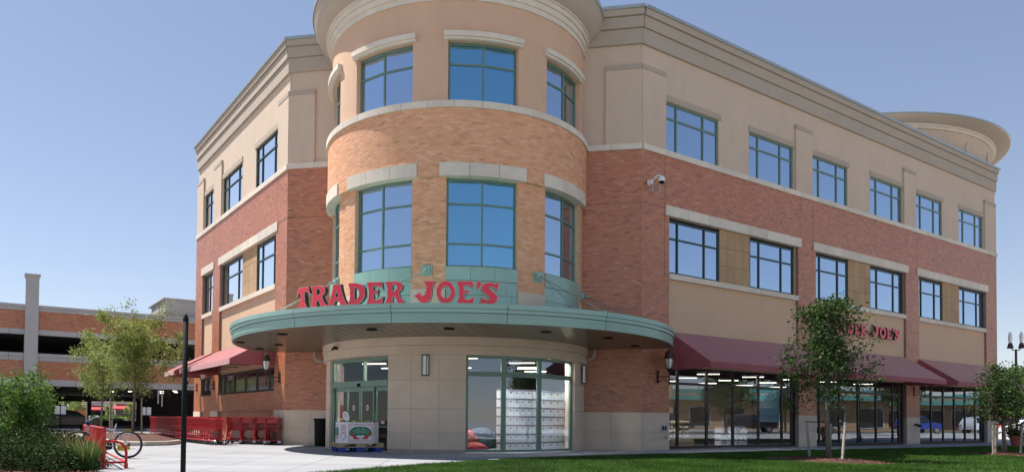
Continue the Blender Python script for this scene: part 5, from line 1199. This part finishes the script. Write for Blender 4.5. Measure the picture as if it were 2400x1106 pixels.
# lawn grass
def lawn_grass(n, seed, box, hgt, wd, name):
    g = np.random.default_rng(seed); x = g.uniform(box[0], box[1], n*3); y = g.uniform(box[2], box[3], n*3)
    poly = np.array(lawn_poly); ins = np.zeros(len(x), bool); j = len(poly)-1
    for i in range(len(poly)):
        xi, yi = poly[i]; xj, yj = poly[j]; c = ((yi > y) != (yj > y)) & (x < (xj-xi)*(y-yi)/(yj-yi+1e-12)+xi); ins ^= c; j = i
    for (mx, my, ax, ay, rot) in ((10.7, -5.75, 1.1, 1.7, R(40)), (17.3, 0.0, .76, 1.25, R(40))):
        dx, dy = x-mx, y-my; u = dx*math.cos(rot)+dy*math.sin(rot); v = -dx*math.sin(rot)+dy*math.cos(rot); ins &= (u/ax)**2+(v/ay)**2 > 1
    x, y = x[ins][:n], y[ins][:n]; n = len(x); h = hgt*g.uniform(.6, 1.3, n); a = g.uniform(0, 2*np.pi, n); sd = np.stack([np.cos(a), np.sin(a), np.zeros(n)], 1)*wd
    b = np.stack([x, y, np.full(n, .03)], 1); ln = g.normal(0, .5, (n, 2))*h[:, None]; tip = b+np.stack([ln[:, 0], ln[:, 1], h], 1)
    V = np.stack([b-sd, b+sd, tip], 1).reshape(-1, 3).astype(np.float32)
    # tufts differ in tone in broad soft patches that belong to the turf
    t = .5+.22*np.sin(x*1.7+1.3*np.sin(y*.9))*np.cos(y*1.3)+.18*np.sin(x*4.1+2*np.sin(y*3.3))*np.sin(y*3.7+x)+g.normal(0, .22, n)
    tag(quads(V, n, t.clip(0, 1), m_grass, name, None, k=3), kind='stuff')
lawn_grass(150000, 1, (0, 12, -16, 3), .05, .006, 'grass')
lawn_grass(90000, 2, (6, 25, -12, 11), .055, .009, 'grass')
# ================================================================== parking garage
GP0 = (-29.83, 21.17)
def FG(t, o, z): return (GP0[0]+t*S2+o*S2, GP0[1]+t*S2-o*S2, z)
MS[FG] = 99; SC[FG] = 1
gar = tag(empty('parking_garage', (GP0[0], GP0[1], 0)), 'two deck parking garage with brick bands and pale concrete trims beyond the plaza', 'garage')
def gb(a, b, o0, o1, z0, z1, nm, mt, tint=None): q = MB(); fbox(q, FG, a, b, o0, o1, z0, z1, tint=tint); return q.build(nm, mt, gar)
G0, G1 = -26, 14
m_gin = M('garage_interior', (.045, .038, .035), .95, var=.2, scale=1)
for z0, z1 in ((6.8, 8.07), (3.46, 4.71)):
    w_ = gb(G0, G1, -.3, -.01, z0, z1, 'brick_band', m_mortar_w); bk = MB(); bricks(bk, FG, -8.5, 8, z0, z1, (), -.01); tag(bk.build('bricks', m_brick_w, w_), kind='stuff')
k = 0
for z0, z1, o in ((8.07, 8.27, .06), (8.28, 8.47, .13), (6.46, 6.8, .04), (4.97, 5.21, .06), (4.71, 4.96, .02), (3.03, 3.46, .04)):
    for t in range(G0, G1, 4): gb(t+.01, t+3.99, -.3, o, z0, z1, 'concrete_band', m_lav, random.random())
for t in (-15.1, -5.12, ):
    gb(t, t+.78, -.4, .22, 0, 10.3, 'pillar', m_lav); gb(t-.04, t+.82, -.4, .27, 10.3, 10.42, 'pillar_cap', m_lav); gb(t-.08, t+.86, -.4, .32, 10.425, 10.53, 'pillar_cap', m_lav)
    gb(t+.2, t+.58, .22, .24, 9.2, 9.9, 'pillar_inset', m_lav)
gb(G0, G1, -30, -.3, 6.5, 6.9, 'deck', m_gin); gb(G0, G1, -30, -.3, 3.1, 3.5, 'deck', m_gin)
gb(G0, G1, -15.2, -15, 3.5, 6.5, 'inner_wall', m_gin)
# rear wall: solid but for the see-through bays
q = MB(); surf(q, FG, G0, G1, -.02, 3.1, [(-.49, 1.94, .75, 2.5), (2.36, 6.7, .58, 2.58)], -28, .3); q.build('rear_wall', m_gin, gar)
gb(7.6, G1, -15, -14.7, 0, 3.1, 'inner_wall', m_gin)
for t in (-6, 6.9): gb(t, t+.5, -12, -11.5, 0, 3.1, 'column', m_gin)
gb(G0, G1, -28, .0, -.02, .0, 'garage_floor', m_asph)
for i, (t, o) in enumerate(((3.2, -3), (4.6, -5), (5.2, -3.2), (5.9, -6), (1.6, -9), (2.6, -7), (4.0, -9), (5.5, -9.5))):
    q = MB(); fbox(q, FG, t-.13, t+.13, o-.05, o+.05, 3.0, 3.04); q.build('garage_lamp', M('garage_tube', (.9, .9, .8), .5, emit=((1, .9, .7), 2.2), bump=0) if i == 0 else bpy.data.materials['garage_tube'], gar)
# stair tower on the roof
gb(3.95, 9.5, -6.2, -1.0, 8.3, 9.75, 'stair_tower', m_lav); gb(3.87, 9.6, -6.3, -.92, 9.75, 9.85, 'stair_tower_cap', m_lav); gb(3.79, 9.7, -6.4, -.84, 9.855, 9.95, 'stair_tower_cap', m_lav)
for z in (8.75, 9.25): gb(3.97, 9.5, -.999, -.985, z, z+.012, 'panel_joint', m_conc2)
gb(3.6, 3.64, -.04, .0, 0, 0.01, 'joint', m_conc2)
for t in (3.35, 3.62):
    q = MB(); fbox(q, FG, t, t+.09, -.2, -.1, 1.95 if t < 3.5 else 1.75, 3.2); q.build('drain_pipe', m_lav, gar)
# drive in front of the garage
q = MB(); q.add([FG(t, o, -.012) for t, o in ((-40, .5), (25, .5), (25, 16), (-40, 16))], [(0, 1, 2, 3)])
m_drive = M('worn_drive', (.20, .195, .19), .9, var=.12, scale=.8, bump=.3); tag(q.build('drive', m_drive), kind='structure')
for i, (t, lb) in enumerate(((-3.6, 'concrete wheel stop before the dark parked car'), (-.3, 'concrete wheel stop with a yellow end left of the stake'), (2.4, 'concrete wheel stop right of the island tree'))):
    q = MB(); fbox(q, FG, t, t+1.9, .15, .32, -.01, .14); o = tag(q.build('wheel_stop', m_conc2, bevel=.03), lb, 'wheel stop', 'wheel stops before the garage')
    if i == 1: q = MB(); fbox(q, FG, t+1.5, t+1.903, .147, .323, -.012, .143); p = q.build('painted_end', M('road_yellow', (.55, .36, .04), .7)); p.parent = o
def road_sign(t, lb):
    root = tag(empty('road_sign', FG(t, .45, 0)), lb, 'sign', 'white signs at the garage bays'); q = MB(); q.tube([FG(t, .45, 0), FG(t, .45, 1.85)], .035, 8); q.build('pole', m_black, root)
    for dt in (-.18, .18): q = MB(); fbox(q, FG, t+dt-.15, t+dt+.15, .485, .50, 1.12, 1.68); q.build('sign_plate', m_white, root)
road_sign(-2.95, 'white double sign on a black pole before the left garage bay'); road_sign(2.48, 'white double sign on a black pole right of the island tree')
# cars
def side_prof(kind):
    if kind == 'sedan': return [(-2.2, .35), (-2.25, .62), (-2.1, .86), (-1.3, .95), (-.75, 1.36), (.0, 1.45), (.62, 1.4), (1.2, .98), (2.0, .86), (2.25, .62), (2.22, .35)]
    return [(-2.2, .4), (-2.25, .75), (-2.2, 1.05), (-1.95, 1.65), (-.9, 1.75), (.3, 1.72), (.95, 1.15), (2.0, 1.02), (2.25, .8), (2.22, .4)]
def car(loc, rz, paint, label, kind='sedan', group=None):
    root = tag(empty('parked_car', loc, rz), label, 'car', group); L = local(root); pr = side_prof(kind); q = MB(); n = len(pr)
    v = []
    for y, ins in ((-.86, 0), (-.80, .0), (.80, 0), (.86, 0)):
        for x, z in pr:
            tuck = max(0, z-.9)*.35; v.append((x*(.985 if abs(y) > .83 else 1), math.copysign(abs(y)-tuck, y), z if abs(y) < .83 else z-.02))
    f = [tuple(range(n))[::-1], tuple(range(3*n, 4*n))]
    for r_ in range(3):
        for i in range(n): f.append((r_*n+i, r_*n+(i+1) % n, (r_+1)*n+(i+1) % n, (r_+1)*n+i))
    q.add(v, f); L(q, 'body', paint, smooth=False, bevel=.04)
    zt = max(z for _, z in pr)
    for s in (-1, 1):
        for (xa, xb, xc, xd) in (((-1.15, -.72, -.1, -.1), (-.03, -.03, .55, .98)) if kind == 'sedan' else ((-1.95, -1.8, -.95, -.95), (-.88, -.88, .28, .78))):
            zl = .99 if kind == 'sedan' else 1.12; w0 = .86-max(0, zl-.9)*.35+.008; w1 = .86-max(0, zt-.1-.9)*.35+.008
            q = MB(); q.add([(xa, s*w0, zl), (xd, s*w0, zl), (xc, s*w1, zt-.1), (xb, s*w1, zt-.1)], [(0, 1, 2, 3)]); L(q, 'side_window', m_carglass)
        for x in (-1.38, 1.42):
            q = MB(); q.tube([(x, s*.68, .32), (x, s*.875, .32)], .32, 22); t = L(q, 'tyre', m_rubber); q = MB(); q.tube([(x, s*.87, .32), (x, s*.885, .32)], .2, 16); L(q, 'rim', m_chrome)
        q = MB(); q.box(2.14, 2.25, s*.7-.14, s*.7+.14, .6, .74); L(q, 'headlight', m_lampglass, bevel=.03)
        q = MB(); q.box(-2.26, -2.15, s*.7-.12, s*.7+.12, .66, .82); L(q, 'tail_light', m_pr, bevel=.03)
    x0, x1 = (.66, 1.14) if kind == 'sedan' else (.34, .92); zz0, zz1 = (1.37, 1.03) if kind == 'sedan' else (1.68, 1.2)
    q = MB(); q.add([(x0, -.6, zz0+.03), (x0, .6, zz0+.03), (x1, .72, zz1+.03), (x1, -.72, zz1+.03)], [(0, 1, 2, 3)]); L(q, 'windscreen', m_carglass)
    return root
p = FG(-2.35, -3.2, 0); car(p, R(45+180), m_dkcar, 'dark parked sedan in shadow inside the left garage bay')
p = FG(-6.2, -3.2, 0); car(p, R(45+180), m_dkcar, 'dark parked sedan at the far left inside the garage, behind the shrub')
# shops and trees seen through the garage
D_ = lambda px, d: (CAM+((fw+rt*(px-PX)/FPX)*d))
def shop(px0, px1, d, h, wallm, roofm, lb, awn=None, depth=8):
    a = D_(px0, d); b = D_(px1, d); root = tag(empty('distant_shop', (a.x, a.y, 0)), lb, 'building'); u = Vector((b.x-a.x, b.y-a.y, 0)); Lh = u.length; u.normalize(); nb = Vector((-u.y, u.x, 0))
    def P(t, o, z): return (a.x+u.x*t+nb.x*o, a.y+u.y*t+nb.y*o, z)
    def B(t0, t1, o0, o1, z0, z1, nm, mt): q = MB(); q.hexa([P(t, o, z) for t in (t0, t1) for o in (o0, o1) for z in (z0, z1)]); return q.build(nm, mt, root)
    B(0, Lh, 0, depth, 0, h, 'wall', wallm); B(-.2, Lh+.2, -.2, depth+.2, h, h+.35, 'roof', roofm)
    n = max(2, int(Lh/3.2))
    for k in range(n):
        t = Lh*(k+.5)/n; fr = B(t-1.1, t+1.1, -.06, .0, .5, h*.62, 'window', m_white); q = MB(); q.hexa([P(tt_, o, z) for tt_ in (t-1, t+1) for o in (-.08, -.06) for z in (.6, h*.62-.1)]); q.build('pane', m_carglass, fr)
        if awn and k % 2 == 0:
            q = MB(); q.add([P(t-1.5, 0, h*.8), P(t+1.5, 0, h*.8), P(t+1.5, -1.2, h*.62), P(t-1.5, -1.2, h*.62), P(t-1.5, -1.2, h*.56), P(t+1.5, -1.2, h*.56)], [(0, 1, 2, 3), (3, 2, 5, 4)]); q.build('awning', awn, root)
    return root
m_crw = M('cream_wall', (.55, .48, .38), .9); m_redr = M('red_roof', (.35, .05, .05), .7); m_awr = M('red_canvas', (.42, .03, .04), .8); m_rust = M('rust_band', (.35, .12, .05), .9); m_whw = M('white_wall', (.65, .66, .70), .9)
shop(210, 268, 108, 3.2, m_whw, m_redr, 'low white shop with red roof seen through the garage bay', m_awr); shop(270, 345, 104, 3.4, m_crw, m_redr, 'cream shop with red awning seen through the garage bay', m_awr)
def band(px0, px1, d, h, nm, mt, lb, ct):
    a, b = D_(px0, d), D_(px1, d); q = MB(); u = Vector((b.x-a.x, b.y-a.y, 0)); nb = Vector((-u.y, u.x, 0)).normalized()
    q.hexa([(e.x+nb.x*o, e.y+nb.y*o, z) for e in (a, b) for o in (0, .3) for z in (0, h)]); return tag(q.build(nm, mt), lb, ct)
band(120, 206, 92, 1.75, 'low_wall', m_rust, 'long rust coloured wall seen through the left garage bay', 'wall')
band(206, 340, 93, .5, 'low_wall', m_lav, 'pale low wall in front of the distant shops behind the garage', 'wall')
def bg_tree(px, d, h, w_, n, mat, lb, seed, leaf=.35, name='background_tree', base=0):
    c = D_(px, d); g = random.Random(seed); root = tag(empty(name, (c.x, c.y, base)), lb, 'tree', 'trees beyond the car parks'); q = MB(); q.tube([(c.x, c.y, base), (c.x+.1, c.y, base+h*.5), (c.x, c.y+.1, base+h*.8)], [.18, .12, .04], 8)
    pts = []
    for k in range(26):
        a = g.uniform(0, 6.28); zf = g.uniform(.25, .97); rr = w_/2*math.sqrt(max(.08, 1-((zf-.6)/.45)**2))*g.uniform(.3, 1); e = (c.x+rr*math.cos(a), c.y+rr*math.sin(a), base+h*zf)
        q.tube([(c.x, c.y, base+h*zf*.6), e], [.06, .015], 5); pts.append((*e, 1))
    q.build('trunk', m_bark, root); leaves(pts, n, leaf, w_*.085, mat, 'crown', root, seed, .7); return root
for i, (px, d, h, w_, m_, lb) in enumerate(((165, 110, 5.5, 7, m_leaf_m, 'bright tree left of centre through the left garage bay'), (188, 105, 3.6, 3, m_leaf_l, 'light tree at the right of the left garage bay'), (140, 118, 6, 8, m_leaf_d, 'dark tree at the left of the left garage bay'), (258, 98, 2.7, 1.5, m_leaf_l, 'small light tree before the white distant shop'), (306, 97, 2.6, 1.4, m_leaf_l, 'small light tree before the cream distant shop'))):
    bg_tree(px, d, h, w_, 1800 if w_ > 2 else 350, m_, lb, 100+i, .3)
for i, px in enumerate((222, 236, 250, 264, 280)):
    c = D_(px, 94.5); g = np.random.default_rng(i); pts = np.stack([c.x+g.normal(0, .4, 60), c.y+g.normal(0, .4, 60), g.uniform(.4, .85, 60), np.ones(60)], 1)
    root = tag(empty('low_bush', (c.x, c.y, 0)), f"{['first', 'second', 'third', 'fourth', 'fifth'][i]} clipped bush from the left before the shops behind the garage", 'bush', 'clipped bushes before the distant shops'); leaves(pts, 500, .2, .12, m_leaf_m, 'foliage', root, i, .7)
    q = MB(); q.tube([(c.x, c.y, 0), (c.x, c.y, .7)], .03, 5); q.build('stem', m_bark, root)
# ================================================================== far right: lamp, pot, cars, shops
root = tag(empty('street_lamp', (23.6, 12.3, 0)), 'dark street lamp with two upright white globes beyond the building', 'street lamp'); L = local(root)
q = MB(); q.lathe((0, 0, 0), [(.16, 0), (.16, .35), (.1, .5), (.075, .9), (.06, 5.7)], 12); L(q, 'pole', m_bronze)
q = MB(); q.tube([(-.3, 0, 5.85), (-.15, 0, 5.68), (0, 0, 5.72), (.15, 0, 5.68), (.3, 0, 5.85)], .03, 8); q.lathe((0, 0, 3.4), [(.1, 0), (.13, .1), (.1, .2)], 10); L(q, 'bracket', m_bronze)
for s in (-1, 1):
    q = MB(); q.lathe((s*.3, 0, 5.8), [(.17, 0), (.17, .04), (.1, .3), (.06, .34)], 14); L(q, 'lamp_cup', m_bronze)
    q = MB(); q.lathe((s*.3, 0, 6.1), [(.07, 0), (.11, .25), (.1, .5), (.05, .66), (.001, .7)], 14, close=False); L(q, 'lamp_glass', m_lampglass, smooth=True)
m_terra = M('terracotta', (.38, .10, .06), .8, var=.1)
root = tag(empty('flower_pot', (22.7, 10.4, 0)), 'terracotta pot of reddish flowers on the walk at the right edge', 'plant pot'); L = local(root)
q = MB(); q.lathe((0, 0, 0), [(.26, 0), (.38, .55), (.43, .56), (.44, .68), (.38, .68), (.36, .55)], 20, close=False); L(q, 'pot', m_terra)
q = MB(); q.lathe((0, 0, .58), [(.001, 0), (.36, 0)], 20, close=False); L(q, 'soil', m_mulch)
g = np.random.default_rng(4); pts = np.stack([g.normal(0, .28, 60), g.normal(0, .28, 60), .75+np.abs(g.normal(0, .18, 60)), np.ones(60)], 1)
o = leaves(pts, 700, .13, .08, m_leaf_d, 'foliage', None, 4, .6); o.parent = root; o = leaves(pts, 260, .09, .1, M('pink_petal', (.5, .10, .13), .6, tint=.3, bump=0), 'flowers', None, 5, .8); o.parent = root
pc_ = D_(2420, 62); car((pc_.x, pc_.y, 0), R(-14), m_wcar, 'white sedan parked beyond the right end of the building')
pc_ = D_(2372, 78); car((pc_.x, pc_.y, 0), R(-14), m_pr, 'red car parked behind the white sedan', 'suv')
pc_ = D_(2440, 84); car((pc_.x, pc_.y, 0), R(-14), m_blue, 'blue car parked further back at the right edge', 'suv')
shop(2310, 2600, 120, 5.2, m_crw, m_stucco_c, 'low cream shop with brown roof at the far right', m_awn, 14)
for i, (px, d, h, w_, m_) in enumerate(((2395, 105, 9, 7, m_leaf_m), (2440, 110, 10, 8, m_leaf_d), (2360, 135, 9.5, 8, m_leaf_d), (2500, 100, 9, 7, m_leaf_m))):
    bg_tree(px, d, h, w_, 2600, m_, ['bright round tree rising at the right edge behind the lamp', 'dark tall tree just outside the right edge', 'dark tree low behind the right end of the building', 'bright tree farther to the right of the street'][i], 200+i, .4)
for n_, k_ in (('street_lamp', .77), ('flower_pot', .72)): bpy.data.objects[n_].scale = (k_, k_, k_)
# the square across the street that the shop glass mirrors
def P3(x, y): return Vector((x, y, 0))
m_tanw = M('tan_store_wall', (.40, .24, .13), .9); m_tealr = M('teal_roof', (.05, .17, .15), .5)
def mirrored(x, y, rz, Lh, h, lb, gable):
    root = tag(empty('store_across_street', (x, y, 0), rz), lb, 'building'); L = local(root)
    q = MB(); q.box(-Lh/2, Lh/2, 0, 10, 0, h); L(q, 'wall', m_tanw); q = MB(); q.add([(-Lh/2-.4, -1.6, h-.9), (Lh/2+.4, -1.6, h-.9), (Lh/2+.4, 2, h+.6), (-Lh/2-.4, 2, h+.6)], [(0, 1, 2, 3)]); L(q, 'roof', m_tealr)
    q = MB(); q.box(-gable/2, gable/2, -1, 3, 0, h+1.6); q.add([(-gable/2-.3, -1.2, h+1.6), (gable/2+.3, -1.2, h+1.6), (0, -1.2, h+3.1), (-gable/2-.3, 3, h+1.6), (gable/2+.3, 3, h+1.6), (0, 3, h+3.1)], [(0, 1, 2), (0, 2, 5, 3), (1, 4, 5, 2)]); L(q, 'gable_front', m_tanw)
    for k in range(int(Lh/4)):
        xx = -Lh/2+2+4*k; q = MB(); q.box(xx-1.3, xx+1.3, -.06, 0, .4, 2.9); fr = L(q, 'window', m_whw); q = MB(); q.box(xx-1.2, xx+1.2, -.09, -.06, .5, 2.8); L(q, 'pane', m_carglass, par=None)
mirrored(78, 2, R(-90), 60, 4.6, 'long tan store with teal roof across the car park, mirrored in the shop glass', 9)
for i, (x, y, rz, m_) in enumerate(((48, -3, 80, m_dkcar), (49, 4, 82, m_dkcar), (50, -12, 80, m_wcar), (55, 12, 85, m_dkcar))):
    car((x, y, 0), R(rz), m_, ['black suv parked across the street, mirrored in the shop front', 'black suv beside the first one, mirrored in the shop front', 'white suv parked across the street, mirrored', 'black suv at the end of the parking row, mirrored'][i], 'suv', 'cars parked across the street')
for i, (x, y, h) in enumerate(((40, -14, 6), (42, 8, 5), (58, -6, 6.5), (60, 16, 7), (46, 22, 6))):
    g = random.Random(i); root = tag(empty('street_tree', (x, y, 0)), ['street tree across the road nearest the viewer', 'small street tree across the road', 'street tree between the mirrored cars', 'tall street tree by the tan store', 'street tree at the far end of the parking'][i], 'tree', 'street trees across the road'); q = MB(); q.tube([(x, y, 0), (x, y, h*.7)], [.12, .05], 8); q.build('trunk', m_bark, root)
    pts = [(x+g.gauss(0, h*.16), y+g.gauss(0, h*.16), h*g.uniform(.4, 1), 1) for _ in range(40)]; leaves(pts, 2500, .28, .4, m_leaf_d, 'crown', root, i, .7)
mirrored(88, 52, R(-62), 46, 4.4, 'tan store with teal roof farther up the street, mirrored in the last shop front', 8)
for i, (x, y, rz, m_) in enumerate(((64, 30, 62, m_blue), (66, 37, 62, m_wcar), (68, 44, 64, m_dkcar))):
    car((x, y, 0), R(rz), m_, ['blue suv parked up the street, mirrored in the last shop front', 'white suv parked up the street, mirrored in the last shop front', 'black suv farthest up the street, mirrored in the last shop front'][i], 'suv', 'cars parked across the street')
for i, (ex, d) in enumerate(((-60, 300), (-20, 320), (40, 300), (90, 330), (150, 300), (200, 300), (260, 320), (300, 300))): pass
